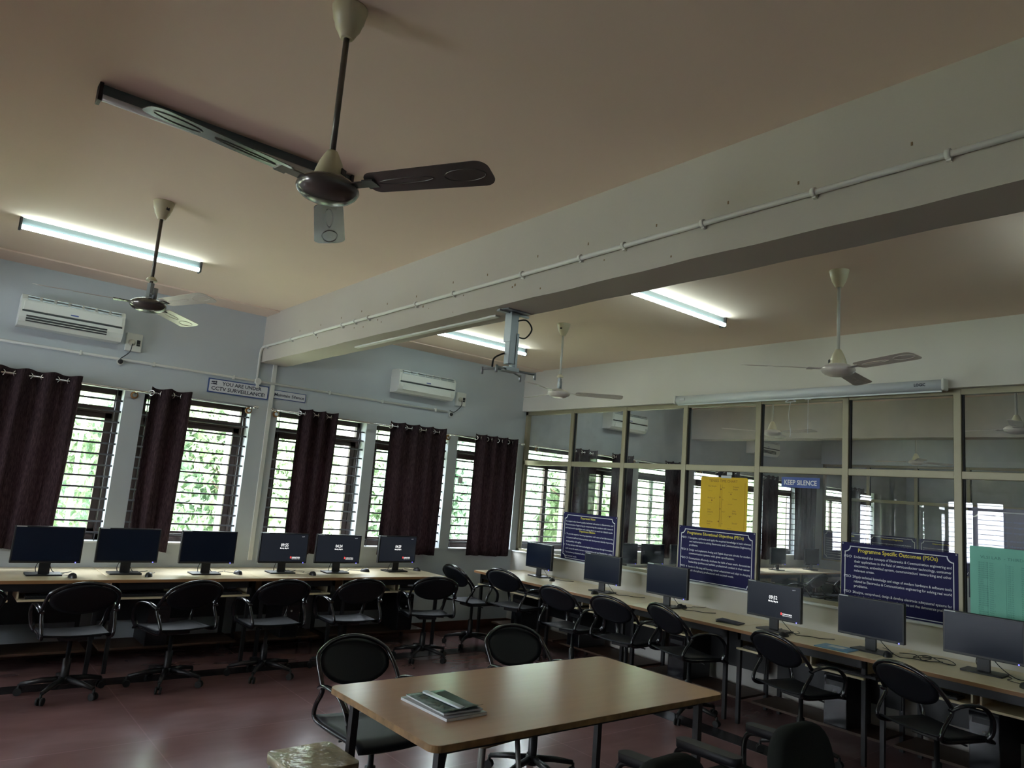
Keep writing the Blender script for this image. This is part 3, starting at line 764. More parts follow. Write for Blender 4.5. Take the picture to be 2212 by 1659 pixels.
f3 = make_fan('pale ceiling fan with exposed shackle right of the projector bracket', (-1.645, -2.483), math.radians(-160), cover=False, body='fanwhite', blade='fanwhite')
f4 = make_fan('pale ceiling fan with full cover above the rolled up projector screen', (-1.68, -5.172), math.radians(130), True, 'fanwhite', 'fanwhite')
for (x, y, a, lb) in ((1.60, -2.74, 20, 'cream ceiling fan seen through the glass bay above KEEP SILENCE'), (5.50, -2.80, -30, 'small distant ceiling fan seen through the glass above the largest poster'), (1.61, -5.22, 75, 'ceiling fan at the right edge seen through the last glass bay')):
    dup(f4, (x, y, H), math.radians(a), lb)

# ------------------------------------------------------------------ tube lights
def tube_light(x0, y, label, lit):
    t = thing('tube_light', label, 'tube light', (x0, y, H), group='ceiling tube lights')
    L = 1.23
    MB().box(0, L, -.03, .012, -.055, 0, b=.002).obj('batten', M['batten'], t)
    for x in (.008, L-.008):
        MB().box(x-.008, x+.008, -.05, .012, -.085, -.0, b=.002).obj('end_holder', M['black'], t)
    MB().tube([(.018, -.042, -.068), (L-.018, -.042, -.068)], .0165, 14).obj('tube', M['tube_on' if lit else 'tube_off'], t)
    return t
tube_light(-5.90, -1.40, 'lit tube light at upper left above the left air conditioner', True)
tube_light(-5.84, -3.90, 'unlit tube light behind the blade of the nearest fan', False)
tube_light(-2.29, -1.22, 'lit tube light partly behind the projector bracket', True)
tube_light(-2.28, -3.83, 'lit tube light emerging from behind the beam, right of the bracket', True)
tube_light(-2.10, -6.42, 'lit tube light at the right edge beside the beam', True)
tube_light(1.0, -1.3, 'unseen lit tube light added to brighten the next room, near its windows', True)  # next room's tubes are out of sight, added to brighten it
tube_light(1.0, -3.9, 'unseen lit tube light added to brighten the next room, between its fans', True)
tube_light(5.0, -3.9, 'unseen lit tube light added to brighten the next room, beyond its beam', True)

# ------------------------------------------------------------------ computer desks
def desk(L, label, loc, rz, trays, group):
    """local: back edge on y=0 facing -y, x from 0 to L"""
    t = thing('computer_desk', label, 'desk', loc, rz, group)
    D_ = .785
    MB().box(.002, L-.002, -D_, -.003, .725, .75, b=.004).obj('worktop', M['lam'], t)
    MB().box(.0, L, -D_-.004, -D_+.001, .724, .748).obj('edge_strip', M['edge'], t)
    for x in (.05, L-.08):
        for y in (-.07, -D_+.09):
            MB().box(x, x+.03, y-.03, y, 0, .725).obj('leg', M['black'], t)
    for ya in (-D_+.06, -.09): MB().box(.05, L-.05, ya, ya+.02, .66, .725).obj('apron', M['black'], t)
    MB().box(.05, L-.05, -.50, -.12, .13, .148).obj('lower_shelf', M['shelf'], t)
    MB().box(.06, L-.06, -.108, -.10, .30, .66).obj('back_panel', M['black'], t)
    for (a, c) in trays:
        MB().box(a, c, -D_+.03, -.42, .585, .600, b=.002).box(a, a+.012, -D_+.1, -.42, .6, .725).box(c-.012, c, -D_+.1, -.42, .6, .725).obj('keyboard_tray', M['lam'], t)
    return t
GN, GE = 'computer desks under the windows', 'computer desks along the glass partition'
ND = [(-2.775, 1.23, [(.05, .66), (.70, 1.15)], 'right end of the window row'), (-3.60, .825, [(.1, .72)], 'window row, the short one in the middle'),
      (-4.83, 1.23, [(.02, .52), (.60, 1.16)], 'window row, third from its right end'), (-6.06, 1.23, [(.05, .56), (.62, 1.16)], 'window row, at the left edge of the photo')]
for x, L, tr, lb in ND: desk(L, 'cream topped computer desk with black frame, '+lb, (x, 0, 0), 0, tr, GN)
ED = [(-.275, 1.20, [(.05, .55), (.62, 1.14)], 'next to the window wall'), (-1.475, 1.20, [(.05, .55), (.65, 1.15)], 'under the Department Vision and middle posters'),
      (-2.675, 1.15, [(.1, .7)], 'under the Educational Objectives poster'), (-3.825, 1.15, [(.06, .60), (.66, 1.1)], 'carrying the monitor that shows 09:52'),
      (-4.975, 1.2, [(.05, .62), (.66, 1.15)], 'under the mint green chart'), (-6.175, 1.2, [(.05, .62)], 'at the right edge of the photo')]
for y, L, tr, lb in ED: desk(L, 'cream topped computer desk, glass partition row, '+lb, (0, y, 0), -PI/2, tr, GE)
def row_desk2(x, L, lb): desk(L, 'pale desk in the next room, '+lb, (x, 0, 0), 0, [(.1, .7)], 'desks in the next room')
for x, L, lb in ((.4, 1.6, 'first from the glass partition'), (2.0, 1.6, 'second from the glass partition'), (4.4, 1.6, 'third from the glass partition'), (6.0, 1.7, 'below the KEEP SILENCE sign')): row_desk2(x, L, lb)

# ------------------------------------------------------------------ monitors, mice, keyboards, towers
def monitor(loc, rz, label, clock=None, group='black monitors', cablepts=None, bluish=False, tagl=True):
    """local: screen faces -y"""
    t = thing('monitor', label, 'monitor', loc, rz, group)
    MB().box(-.245, .245, -.012, .022, .095, .385, b=.004).obj('casing', M['black'], t)
    MB().box(-.234, .234, -.0135, -.0115, .113, .375).obj('screen', M['screen_on' if clock else 'screen'], t)
    MB().box(-.04, .04, .0, .018, .012, .18, b=.003).obj('neck', M['black'], t)
    MB().prism([(x, y+.02) for x, y in rrect(.25, .17, .008)], 0, .012).obj('base', M['black'], t)
    MB().box(.205, .212, -.0145, -.011, .097, .104).obj('power_light', M['led'], t, 'small blue power light')
    if tagl: MB().box(-.235, -.165, -.0145, -.011, .3765, .3835).obj('brand_strip', M['silver'], t)
    if clock:
        mt = basis((0, -.0142, .255), (1, 0, 0), (0, 0, 1))
        text_part('lettering', [(clock, 0, 0, .042, .075, 'CENTER', .005), ('Monday, May 06', 0, -.022, .018, .085, 'CENTER', .02), ('KARNATAKA', .088, -.108, .014, None, 'LEFT', .02), ('INSTITUTE OF TECH', .088, -.120, .009, None, 'LEFT', .01), ('o o =', .17, .095, .012, None, 'LEFT')], M['scr_text'], mt, t)
        MB().prism([(.068, -.112), (.082, -.115), (.083, -.100), (.078, -.092), (.07, -.094)], 0, .0004, mt).obj('logo', M['scr_red'], t, 'small red logo on the screen')
    pts = cablepts or [(.03, .02, .12), (.05, .05, .05), (.09, .08, .008), (.17, .11, .004), (.22, .17, .004)]
    MB().tube(spline(pts, 6), .003, 6).tube(spline([(-.03, .02, .14), (-.055, .04, .06), (-.04, .09, .01), (-.02, .17, .004)], 6), .003, 6).obj('cable', M['cable'], t)
    return t
Z = .7505
NM = [(-5.266, -.50, 0, None, 'black monitor switched off, leftmost on the window row'), (-4.668, -.46, 0, None, 'black monitor switched off, second from the left on the window row'),
      (-4.011, -.50, 0, None, 'black monitor switched off, third from the left, below the CCTV sign'), (-3.278, -.45, 0, '09:55', 'black monitor with lock screen clock 09:55, window row left of the gathered curtain'),
      (-2.702, -.46, -3, '04:24', 'black monitor with lock screen clock 04:24 on the window row'), (-1.952, -.38, 4, '04:29', 'black monitor with lock screen clock 04:29, last on the window row')]
for x, y, a, ck, lb in NM: monitor((x, y, Z), math.radians(a), lb, ck, 'monitors on the window row')
EM = [(-.30, -.885, -4, None, 'black monitor switched off nearest the room corner, partition row'), (-.425, -2.03, 3, None, 'black monitor with bluish dark screen before the Department Vision poster'),
      (-.453, -2.91, 0, None, 'black monitor switched off between the first two posters'), (-.504, -4.065, 0, '09:52', 'black monitor with lock screen clock 09:52 on the partition row'),
      (-.498, -4.855, 0, None, 'black monitor switched off in front of the Specific Outcomes poster'), (-.381, -5.56, 2, None, 'black monitor switched off at the right edge below the mint chart')]
for x, y, a, ck, lb in EM: monitor((x, y, Z), -PI/2+math.radians(a), lb, ck, 'monitors on the partition row', cablepts=[(.04, .02, .12), (.09, .05, .05), (.19, .02, .005), (.27, .08, .004), (.36, .10, .004), (.42, .2, .004)])
for k, (x, lb) in enumerate(((1.0, 'below the first curtain'), (1.75, 'left of the bright window reveal'), (2.35, 'below the bright reveal'), (3.0, 'left of the yellow chart'), (4.9, 'behind the middle poster'), (5.75, 'below KEEP SILENCE at left'), (6.9, 'below KEEP SILENCE at right'))):
    monitor((x, -.42, Z), 0, 'dark monitor in the next room, '+lb, None, 'monitors in the next room', tagl=False)

def mouse(loc, rz, label, cord):
    t = thing('computer_mouse', label, 'mouse', loc, rz, 'black computer mice')
    b = MB(); n = 14; vs = []; fs = []; rings = 7
    for j in range(rings):
        ph = PI/2*j/(rings-1)
        for i in range(n):
            a = 2*PI*i/n
            vs.append((.030*math.cos(a)*math.cos(ph)**.6, .055*math.sin(a)*math.cos(ph)**.6, .034*math.sin(ph)*(1-.15*math.sin(a))))
    for j in range(rings-1):
        for i in range(n): fs.append((j*n+i, j*n+(i+1) % n, (j+1)*n+(i+1) % n, (j+1)*n+i))
    b.add(vs, fs, True); b.obj('shell', M['black'], t)
    MB().tube([(0, .03, .027), (0, .042, .022)], .005, 8).obj('scroll_wheel', M['rubber'], t)
    MB().tube(spline(cord, 6), .0022, 5).obj('cable', M['cable'], t)
c0 = [(0, .052, .008), (.01, .10, .003), (-.03, .16, .003), (.02, .24, .003)]
for k, (x, y, a, lb) in enumerate([(-5.086, -.655, 10, 'right of the leftmost window row monitor'), (-4.512, -.625, -20, 'right of the second window row monitor'), (-3.718, -.515, 15, 'right of the third window row monitor'),
        (-3.02, -.61, 0, 'right of the leftmost lit monitor on the window row'), (-2.328, -.39, 30, 'between the two rightmost lit monitors of the window row'), (-1.639, -.325, 10, 'at the right end of the window row')]):
    mouse((x, y, Z), math.radians(a), 'black computer mouse '+lb, c0)
c1 = [(0, .052, .008), (-.02, .12, .003), (-.08, .18, .003), (-.05, .28, .003), (-.12, .36, .003)]
for k, (x, y, a, lb) in enumerate([(-.383, -1.225, -60, 'beside the corner monitor of the partition row'), (-.622, -2.13, -80, 'before the bluish monitor of the partition row'), (-.341, -3.01, -110, 'beside the monitor between the posters'),
        (-.66, -4.25, -95, 'in front of the 09:52 monitor'), (-.545, -5.0, -80, 'before the Specific Outcomes poster'), (-.60, -5.86, -70, 'at the right edge of the photo')]):
    mouse((x, y, Z), math.radians(a), 'black computer mouse '+lb, c1)
# loose cable tangle
o = MB().tube(spline([(-.30, -4.98, Z+.004), (-.33, -5.1, Z+.02), (-.40, -5.18, Z+.004), (-.30, -5.2, Z+.012), (-.36, -5.10, Z+.004), (-.26, -5.16, Z+.02), (-.34, -5.3, Z+.004), (-.3, -5.36, Z+.004), (-.22, -5.27, Z+.015), (-.25, -5.12, Z+.004)], 7), .003, 6).obj('loose_cable', M['cable'])
tag(o, 'tangle of loose black cable on the desk right of the monitor before the largest poster', 'cable')

def keyboard(loc, rz, label, group):
    t = thing('keyboard', label, 'keyboard', loc, rz, group)
    MB().box(-.22, .22, -.07, .07, 0, .016, b=.003).obj('body', M['black'], t)
    b = MB()
    for r_ in range(5):
        for k in range(15):
            b.box(-.213+k*.0285, -.213+k*.0285+.025, -.06+r_*.025, -.06+r_*.025+.021, .016, .021)
    b.obj('keys', M['keys'], t)
keypos = [(-5.77, 'left edge of the photo'), (-5.17, 'leftmost full chair'), (-4.56, 'second chair'), (-3.95, 'third monitor'), (-3.19, 'leftmost lit monitor'), (-2.42, 'middle lit monitor'), (-1.85, 'last lit monitor before the corner')]
for k, (x, lb) in enumerate(keypos): keyboard((x, -.66, .6005), 0, 'black keyboard on the pull-out tray below the '+lb, 'keyboards on trays of the window row')
for y, lb in ((-.60, 'nearest the corner'), (-1.18, 'under the Department Vision poster'), (-1.82, 'left of the bluish monitor'), (-3.05, 'below the monitor between the posters'), (-4.15, 'below the 09:52 monitor'), (-4.78, 'below the largest poster'), (-5.3, 'below the mint chart')):
    keyboard((-.66, y, .6005), -PI/2, 'black keyboard on a partition row tray, '+lb, 'keyboards on trays of the partition row')
def tower(loc, rz, label, group):
    t = thing('computer_tower', label, 'computer', loc, rz, group)
    MB().box(-.09, .09, -.2, .2, 0, .38, b=.006).obj('case', M['black'], t)
    MB().box(-.088, .088, -.206, -.2, .01, .37, b=.002).obj('front_panel', M['black_gloss'], t)
    MB().box(-.07, .07, -.209, -.205, .30, .335).obj('disc_drive', M['black'], t)
    MB().tube([(0, -.206, .25), (0, -.21, .25)], .01, 10).obj('power_button', M['silver'], t)
for x, lb in ((-5.6, 'left edge of the window row'), (-4.35, 'behind the second chair'), (-3.15, 'below the 09:55 monitor'), (-1.85, 'at the right end of the window row')):
    tower((x, -.31, .1485), 0, 'black computer tower on the lower shelf, '+lb, 'computer towers under the window row')
for y, lb in ((-.80, 'nearest the room corner'), (-1.75, 'left of the bluish monitor'), (-3.1, 'below the monitor between the posters'), (-4.6, 'below the largest poster'), (-5.6, 'below the mint chart')):
    tower((-.31, y, .1485), -PI/2, 'black computer tower on the partition row shelf, '+lb, 'computer towers under the partition row')

# ------------------------------------------------------------------ things on desks
t = thing('notebook', 'thin black notebook lying slightly open on the partition row desk', 'notebook', (-.575, -3.70, Z), math.radians(12))
MB().box(-.075, .075, -.10, .10, 0, .010, b=.002).obj('block', M['black'], t)
MB().prism([(-.078, -.103), (.078, -.103), (.078, .103), (-.078, .103)], .0, .0015, Matrix.Translation((0, 0, .013)) @ Matrix.Rotation(.06, 4, 'X')).obj('cover', M['dark_ink'], t)
t = thing('folder', 'light blue folder lying on the desk between the 09:52 monitor and its neighbour', 'folder', (-.665, -4.68, Z), math.radians(4))
MB().box(-.105, .105, -.125, .125, 0, .006, b=.0015).obj('cover', M['folder'], t)
MB().box(-.02, .06, -.06, .06, .006, .0068).obj('label', M['page'], t, 'pale label on the folder')

# ------------------------------------------------------------------ office chairs (perforated black steel)
def lifted(root, dz):
    for c in root.children:
        if c.name.split('.')[0] in ('seat', 'backrest', 'back_frame', 'armrest', 'seat_plate', 'sticker'): c.location.z += dz
        if c.name.split('.')[0] == 'gas_column': c.scale.z = (.395+dz)/.395
def make_chair(label, group):
    """faces +y"""
    t = thing('office_chair', label, 'chair', (0, 0, 0), 0, group)
    # seat: shell with waterfall front
    vs = []; fs = []; nx, ny = 10, 14
    for j in range(ny+1):
        v = j/ny; y = -.23+.46*v
        for i in range(nx+1):
            u = -1+2*i/nx; x = .215*u
            z = .452 - .012*(1-u*u) + .018*max(0, (-v+.15)/.15) - .04*max(0, (v-.82)/.18)**2
            vs.append((x, y, z))
    for j in range(ny):
        for i in range(nx):
            a = j*(nx+1)+i; fs.append((a, a+1, a+nx+2, a+nx+1))
    b = MB(); b.add(vs, fs, True); o = b.obj('seat', M['seat'], t); md = o.modifiers.new('thick', 'SOLIDIFY'); md.thickness = .012; md.offset = -1
    # backrest panel (ellipse, dished)
    vs = [(0, 0, 0)]; fs = []; n = 32; rg = 6
    def bk(x, z): return (x, -.17-.17*(z-.60)/.24 - .03*(1-(x/.22)**2), z)
    vs = [bk(0, .712)]
    for r_ in range(1, rg+1):
        for k in range(n):
            a = 2*PI*k/n; q = r_/rg; x = .212*math.cos(a)*q; z = .712+.108*math.sin(a)*q
            vs.append(bk(x, z))
    for k in range(n): fs.append((0, 1+k, 1+(k+1) % n))
    for r_ in range(1, rg):
        for k in range(n):
            a = 1+(r_-1)*n; c = 1+r_*n; fs.append((a+k, a+(k+1) % n, c+(k+1) % n, c+k))
    b = MB(); b.add(vs, fs, True); o = b.obj('backrest', M['seat'], t); md = o.modifiers.new('thick', 'SOLIDIFY'); md.thickness = .006
    # back frame tube
    half = [(.208, .16, .43), (.214, -.05, .43), (.216, -.19, .435), (.222, -.245, .46), (.228, -.225, .52), (.232, -.165, .60), (.233, -.19, .655)]
    top = []
    for k in range(1, 10):
        a = PI*k/10; x = .232*math.cos(a); z = .705+.128*math.sin(a); top.append((x, -.17-.17*(z-.60)/.24, z))
    path = half + top + [(-x, y, z) for x, y, z in reversed(half)]
    MB().tube(spline(path, 4), .0125, 8).obj('back_frame', M['black_gloss'], t)
    for s1 in (-1, 1):
        arm = [(s1*.236, -.185, .615), (s1*.250, -.12, .640), (s1*.255, -.02, .645), (s1*.256, .08, .625), (s1*.252, .15, .56), (s1*.236, .165, .48), (s1*.214, .15, .435)]
        a_ = MB().tube(spline(arm, 5), .016, 8, flat=(1.25, .6)).obj('armrest', M['black_gloss'], t)
    MB().box(-.09, .09, -.11, .11, .395, .43, b=.006).tube([(.08, 0, .405), (.2, .0, .40)], .006, 6).obj('seat_plate', M['black'], t)
    MB().lathe([(.025, .10), (.028, .12), (.028, .25), (.016, .255), (.016, .395)], 16).obj('gas_column', M['black'], t)
    b = MB(); b.lathe([(.035, .075), (.045, .085), (.04, .125), (.03, .13)], 16)
    for k in range(5):
        a = 2*PI*k/5+PI/2; d = Vector((math.cos(a), math.sin(a), 0))
        b.tube([d*.03+Vector((0, 0, .108)), d*.15+Vector((0, 0, .10)), d*.27+Vector((0, 0, .078))], [.022, .019, .014], 8)
    bs = b.obj('base', M['black'], t)
    for k in range(5):
        a = 2*PI*k/5+PI/2; d = Vector((math.cos(a), math.sin(a), 0)); pd = Vector((-d.y, d.x, 0)); c = d*.275
        b = MB()
        for s1 in (-1, 1): b.tube([c+pd*(s1*.008)+Vector((0, 0, .026)), c+pd*(s1*.022)+Vector((0, 0, .026))], .026, 14)
        b.tube([c+Vector((0, 0, .03)), c+Vector((0, 0, .078))], .009, 8)
        b.obj('caster', M['rubber'], bs)
    return t
GC = 'black steel office chairs at the window row'
ch0 = make_chair('black steel office chair, leftmost whole one at the window row', GC)
ch0.location = (-5.12, -1.20, 0)
for x, y, a, lb in [(-4.415, -1.18, 12, 'black steel office chair turned slightly left below the second monitor'), (-3.645, -1.18, 0, 'black steel office chair below the third monitor and the 09:55 monitor'),
        (-2.91, -1.19, -3, 'black steel office chair below the 04:24 monitor'), (-2.0, -1.12, -16, 'black steel office chair at the right end of the window row')]:
    dup(ch0, (x, y, 0), math.radians(a), lb)
dup(ch0, (-5.93, -1.45, 0), math.radians(30), 'black steel office chair cut off by the left edge of the photo')
GP = 'black steel office chairs at the partition row'
for x, y, a, dz, lb in [(-1.13, -.74, -90, .03, 'black steel office chair in the room corner seen from its side'), (-1.0, -1.36, -78, .075, 'black steel office chair with a sticker, at the corner desk'),
        (-1.03, -2.26, -85, .03, 'black steel office chair below the Department Vision poster'), (-1.0, -2.92, -84, .04, 'black steel office chair before the monitor between the posters'),
        (-.99, -3.60, -105, .065, 'black steel office chair with a white sticker below the middle poster'), (-.98, -4.58, -102, .03, 'black steel office chair before the 09:52 monitor'),
        (-1.04, -5.51, -108, .03, 'black steel office chair before the monitor at the right edge')]:
    r_ = dup(ch0, (x, y, 0), math.radians(a), lb, GP)
    if 'sticker' in lb:
        MB().box(-.022, .022, -.0, .001, -.008, .008, Matrix.Translation((-.03, -.30, .765)) @ Matrix.Rotation(.6, 4, 'X')).obj('sticker', M['silver'], r_, 'small silver sticker')
    lifted(r_, dz)
GT = 'black steel chairs at the centre table'
dup(ch0, (-4.145, -3.97, 0), math.radians(182), 'black steel office chair at the left end of the far side of the centre table', GT)
dup(ch0, (-3.01, -3.96, 0), math.radians(176), 'black steel office chair at the middle of the far side of the centre table', GT)
for x, y, a, lb in ((5.2, -1.2, 0, 'left'), (6.0, -1.15, 20, 'middle'), (6.8, -1.2, -10, 'right')):
    dup(ch0, (x, y, 0), math.radians(a), 'black chair seen through the glass below KEEP SILENCE, %s one of three' % lb, 'black chairs in the next room')
dup(ch0, (2.3, -1.3, 0), .2, 'black chair in the next room behind the first poster', 'black chairs in the next room')

# ------------------------------------------------------------------ padded chairs in front
def padded(loc, rz, label):
    t = thing('padded_armchair', label, 'chair', loc, rz, 'dark padded armchairs')
    def cushion(name, w, d, h, mt, r=.08):
        b = MB(); out = rrect(w, d, r, 6); n = len(out); vs = []; fs = []
        lv = [(0, .90), (.12, .97), (.35, 1), (.65, 1), (.88, .97), (1, .90)]
        for (v, s1) in lv: vs += [(x*s1, y*s1, (v-.5)*h) for x, y in out]
        for i in range(len(lv)-1):
            for k in range(n): fs.append((i*n+k, i*n+(k+1) % n, (i+1)*n+(k+1) % n, (i+1)*n+k))
        fs += [tuple(range(n))[::-1], tuple(range((len(lv)-1)*n, len(lv)*n))]
        b.add(vs, fs, True, mt); return b.obj(name, M['fabric'], t)
    cushion('seat', .46, .46, .09, Matrix.Translation((0, 0, .445)))
    cushion('backrest', .42, .38, .08, Matrix.Translation((0, -.27, .63)) @ Matrix.Rotation(math.radians(80), 4, 'X'), .15)
    MB().box(-.035, .035, -.27, -.22, .38, .62).obj('back_bracket', M['black'], t)
    for s1 in (-1, 1):
        a_ = MB().tube(spline([(s1*.225, .16, .41), (s1*.262, .20, .50), (s1*.262, .19, .60), (s1*.262, .12, .632), (s1*.262, -.12, .632), (s1*.262, -.20, .59), (s1*.24, -.19, .42)], 5), .013, 8).obj('armrest', M['black'], t)
        p_ = MB(); p_.prism(rrect(.072, .33, .033, 5), 0, .034, Matrix.Translation((s1*.262, .02, .640)) @ Matrix.Rotation(-.03, 4, 'X'), True); p_.obj('arm_pad', M['pad'], a_)
    MB().box(-.1, .1, -.12, .12, .37, .40).lathe([(.027, .10), (.027, .24), (.015, .245), (.015, .37)], 16).obj('gas_column', M['black'], t)
    b = MB(); b.lathe([(.04, .075), (.045, .085), (.04, .125)], 16)
    for k in range(5):
        a = 2*PI*k/5; d = Vector((math.cos(a), math.sin(a), 0))
        b.tube([d*.03+Vector((0, 0, .105)), d*.28+Vector((0, 0, .075))], [.022, .014], 8)
    bs = b.obj('base', M['black'], t)
    for k in range(5):
        a = 2*PI*k/5; c = Vector((math.cos(a), math.sin(a), 0))*.285
        MB().tube([c+Vector((-.015, 0, .026)), c+Vector((.015, 0, .026))], .026, 12).tube([c+Vector((0, 0, .03)), c+Vector((0, 0, .08))], .009, 8).obj('caster', M['rubber'], bs)
    return t
padded((-3.98, -5.48, 0), math.radians(2), 'dark padded armchair at the bottom edge, left of the pair before the table')
padded((-3.08, -5.48, 0), math.radians(-2), 'dark padded armchair at the bottom edge, right of the pair before the table')

# ------------------------------------------------------------------ centre table
t = thing('work_table', 'beech topped table with black legs standing in the middle of the room', 'table', (-3.645, -4.668, 0))
MB().prism(rrect(1.83, .885, .045, 6), .722, .748, None, True).obj('tabletop', M['tabletop'], t)
o = MB(); pts_o = rrect(1.834, .889, .047, 6); o.prism(pts_o, .7215, .7465); o.obj('edge_band', M['tabedge'], t)
for x in (-.82, .82):
    for y in (-.35, .35):
        MB().box(x-.017, x+.017, y-.017, y+.017, 0, .721).obj('leg', M['black'], t)
for q in ((-.80, .80, .34, .36), (-.80, .80, -.36, -.34), (-.83, -.81, -.33, .33), (.81, .83, -.33, .33)): MB().box(*q, .68, .721).obj('apron', M['black'], t)
# magazines
def mag(cx, cy, z, w, l, th, a, label, cover, curl=False):
    t = thing('magazine', label, 'magazine', (cx, cy, z), math.radians(a), 'magazines stacked on the centre table')
    MB().box(-w/2, w/2, -l/2, l/2, 0, th*.85).obj('pages', M['page'], t)
    b = MB(); n = 10; vs = []; fs = []
    for i in range(n+1):
        u = i/n; lift = (.018*max(0, (.25-u)/.25)**2 if curl else 0)
        vs += [(-w/2-.001, -l/2-.001+(l+.002)*u, th*.87+lift*.3), (w/2+.001, -l/2-.001+(l+.002)*u, th*.87+lift)]
    for i in range(n): fs.append((2*i, 2*i+1, 2*i+3, 2*i+2))
    b.add(vs, fs, True); o = b.obj('cover', cover, t); md = o.modifiers.new('thick', 'SOLIDIFY'); md.thickness = .001; md.offset = 1
    return t
mag(-4.252, -4.715, .7485, .215, .345, .013, 2, 'white edged grey magazine at the bottom of the stack on the table', M['book_grey'])
mag(-4.240, -4.700, .7620, .200, .31, .008, -1, 'dark green magazine with curled corner on top of the stack on the table', M['book_dark'], True)
o = MB().prism([(x, y) for x, y in rrect(.030, .285, .012, 4)], 0, .007, Matrix.Translation((-4.245, -4.70, .7725)) @ Matrix.Rotation(math.radians(3), 4, 'Z')).obj('plastic_sleeve', M['sleeve'])
tag(o, 'narrow translucent plastic strip lying along the top of the dark green magazine', 'plastic strip')

# ------------------------------------------------------------------ stools
def stool(loc, rz, label):
    t = thing('stool', label, 'stool', loc, rz, 'square topped metal stools')
    b = MB(); b.prism(rrect(.305, .305, .03, 5), .455, .495, None, True); b.obj('seat', M['stooltop'], t)
    for sx in (-1, 1):
        for sy in (-1, 1):
            MB().tube([(sx*.125, sy*.125, .455), (sx*.165, sy*.165, 0)], .0135, 4).obj('leg', M['stoolleg'], t)
    b = MB()
    for s1 in (-1, 1):
        b.tube([(-.15, s1*.15, .16), (.15, s1*.15, .16)], .008, 6).tube([(s1*.15, -.15, .16), (s1*.15, .15, .16)], .008, 6)
    b.obj('stretcher', M['stoolleg'], t)
stool((-4.665, -4.36, 0), math.radians(2), 'stool with shiny crumpled covering beside the left end of the centre table')
stool((-3.72, -4.35, 0), math.radians(8), 'metal legged stool pushed in under the centre table')

# ------------------------------------------------------------------ outside
o = MB().box(-30, 30, T+.02, 40, -.45, -.35).obj('lawn', M['grass']); tag(o, 'bright lawn outside the windows', 'grass', kind='stuff')
for k, (x, lb) in enumerate(((-3.26, 'second window'), (-1.70, 'third window'), (-4.85, 'first window'), (.9, 'first window of the next room'), (2.4, 'third window of the next room'))):
    r_ = .05 if k != 2 else .018
    o = MB().box(x-r_, x+r_, 1.6-r_, 1.6+r_, -.35, 3.4).obj('verandah_post', M['post']); tag(o, 'white post standing outside the '+lb, 'post', 'white posts outside the windows')
def crown_mesh(seed, n, R_, Hh, mat_, ls=.09):
    r = random.Random(seed); vs = []; fs = []
    blobs = [(r.uniform(-R_*.6, R_*.6), r.uniform(-R_*.5, R_*.5), r.uniform(.35, 1)*Hh, r.uniform(.35, .6)*R_) for _ in range(12)]
    for i in range(n):
        bx, by, bz, br = r.choice(blobs)
        d = Vector((r.gauss(0, 1), r.gauss(0, 1), r.gauss(0, 1))).normalized()*br*r.uniform(.6, 1.05)
        c = Vector((bx, by, bz))+d; c.z = max(.05, c.z)
        a = Vector((r.gauss(0, 1), r.gauss(0, 1), r.gauss(0, 1))).normalized(); bb = a.cross(Vector((r.gauss(0, 1), r.gauss(0, 1), r.gauss(0, 1)))).normalized()
        s1 = ls*r.uniform(.6, 1.4); k = len(vs)
        vs += [tuple(c-a*s1), tuple(c+bb*s1*.4), tuple(c+a*s1), tuple(c-bb*s1*.4)]; fs.append((k, k+1, k+2, k+3))
    me = bpy.data.meshes.new('crown'); me.from_pydata(vs, [], fs); me.materials.append(mat_); return me
cr = [crown_mesh(11, 16000, 2.0, 2.6, M['leaf_a'], .075), crown_mesh(12, 16000, 2.0, 2.6, M['leaf_b'], .075), crown_mesh(13, 16000, 1.9, 2.8, M['leaf_a'], .07)]
def branch_mesh(seed):
    r = random.Random(seed); b = MB(); b.tube([(0, 0, 0), (.05, 0, .8), (0, .05, 1.6)], [.09, .07, .05], 8)
    for k in range(10):
        a = r.uniform(0, 2*PI); z = r.uniform(.5, 1.5); L = r.uniform(.8, 1.6); d = Vector((math.cos(a), math.sin(a), r.uniform(.5, 1.2))).normalized()
        b.tube([(0, 0, z), tuple(Vector((0, 0, z))+d*L*.5+Vector((0, 0, .05))), tuple(Vector((0, 0, z))+d*L)], [.035, .02, .008], 5)
    me = b.mesh('trunk'); me.materials.append(M['bark']); return me
tk = [branch_mesh(3), branch_mesh(4)]
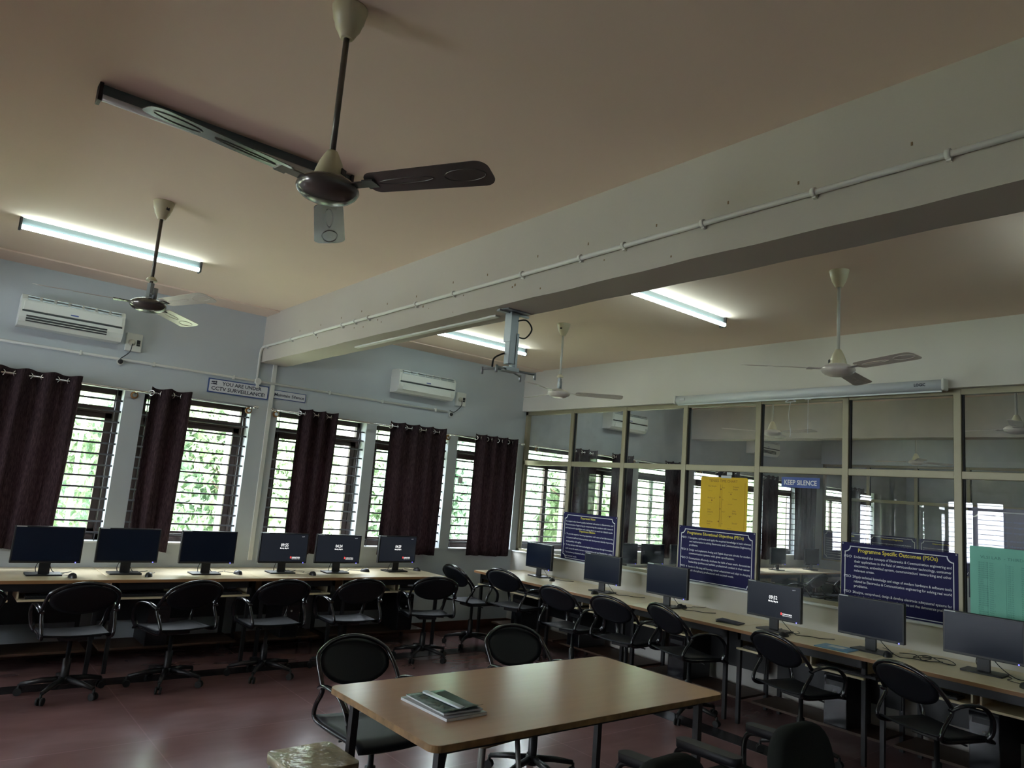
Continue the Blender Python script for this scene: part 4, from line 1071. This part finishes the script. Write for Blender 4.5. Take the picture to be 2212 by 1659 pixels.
TR = [(-5.5, 6.3, 1.15, 'seen through the leftmost window'), (-2.9, 8.8, 1.1, 'behind the tree of the leftmost window'), (-1.0, 6.4, 1.1, 'seen through the window below the CCTV sign'), (1.6, 9.0, 1.2, 'behind and right of the tree in the CCTV sign window'),
      (3.4, 6.3, 1.1, 'seen through the window below the Maintain Silence sign'), (5.6, 9.2, 1.3, 'seen past the curtain with four eyelets'), (7.0, 5.6, 1.1, 'seen at the window nearest the partition'), (10.6, 7.6, 1.3, 'seen far through the first bay of the glass partition'),
      (11.6, 4.8, 1.15, 'seen through the second bay of the glass partition'), (15.6, 6.4, 1.5, 'seen through the third bay of the glass partition'), (-9.5, 8, 1.2, 'left of all windows'), (20, 8, 1.6, 'farthest to the right outside')]
for k, (x, y, s1, lb) in enumerate(TR):
    t = thing('tree', 'bushy pale green tree outside, '+lb, 'tree', (x, y, -.4), rnd.uniform(0, 6), 'trees outside the windows'); t.scale = (s1*1.1, s1*1.1, s1*1.4)
    for nm, me in (('crown', cr[k % 3]), ('trunk', tk[k % 2])):
        q = bpy.data.objects.new(nm, me); COL.objects.link(q); q.parent = t

# dense foliage behind the trees, nobody could count it
r = random.Random(77); vs = []; fs = []
for i in range(60000):
    x = r.uniform(-13, 34); top = 3.6 + .5*math.sin(x*.9) + .35*math.sin(x*2.3+1)
    c = Vector((x, 12.4 + r.gauss(0, .45), -.4 + (top+.4)*r.random()**.85))
    a = Vector((r.gauss(0, 1), r.gauss(0, 1), r.gauss(0, 1))).normalized(); bb = a.cross(Vector((r.gauss(0, 1), r.gauss(0, 1), r.gauss(0, 1)))).normalized()
    s1 = r.uniform(.09, .17); k = len(vs)
    vs += [tuple(c-a*s1), tuple(c+bb*s1*.5), tuple(c+a*s1), tuple(c-bb*s1*.5)]; fs.append((k, k+1, k+2, k+3))
me = bpy.data.meshes.new('hedgerow'); me.from_pydata(vs, [], fs); me.materials.append(M['leaf_b'])
o = bpy.data.objects.new('hedgerow', me); COL.objects.link(o)
tag(o, 'pale hazy green foliage filling the background behind the trees outside', 'foliage', kind='stuff')
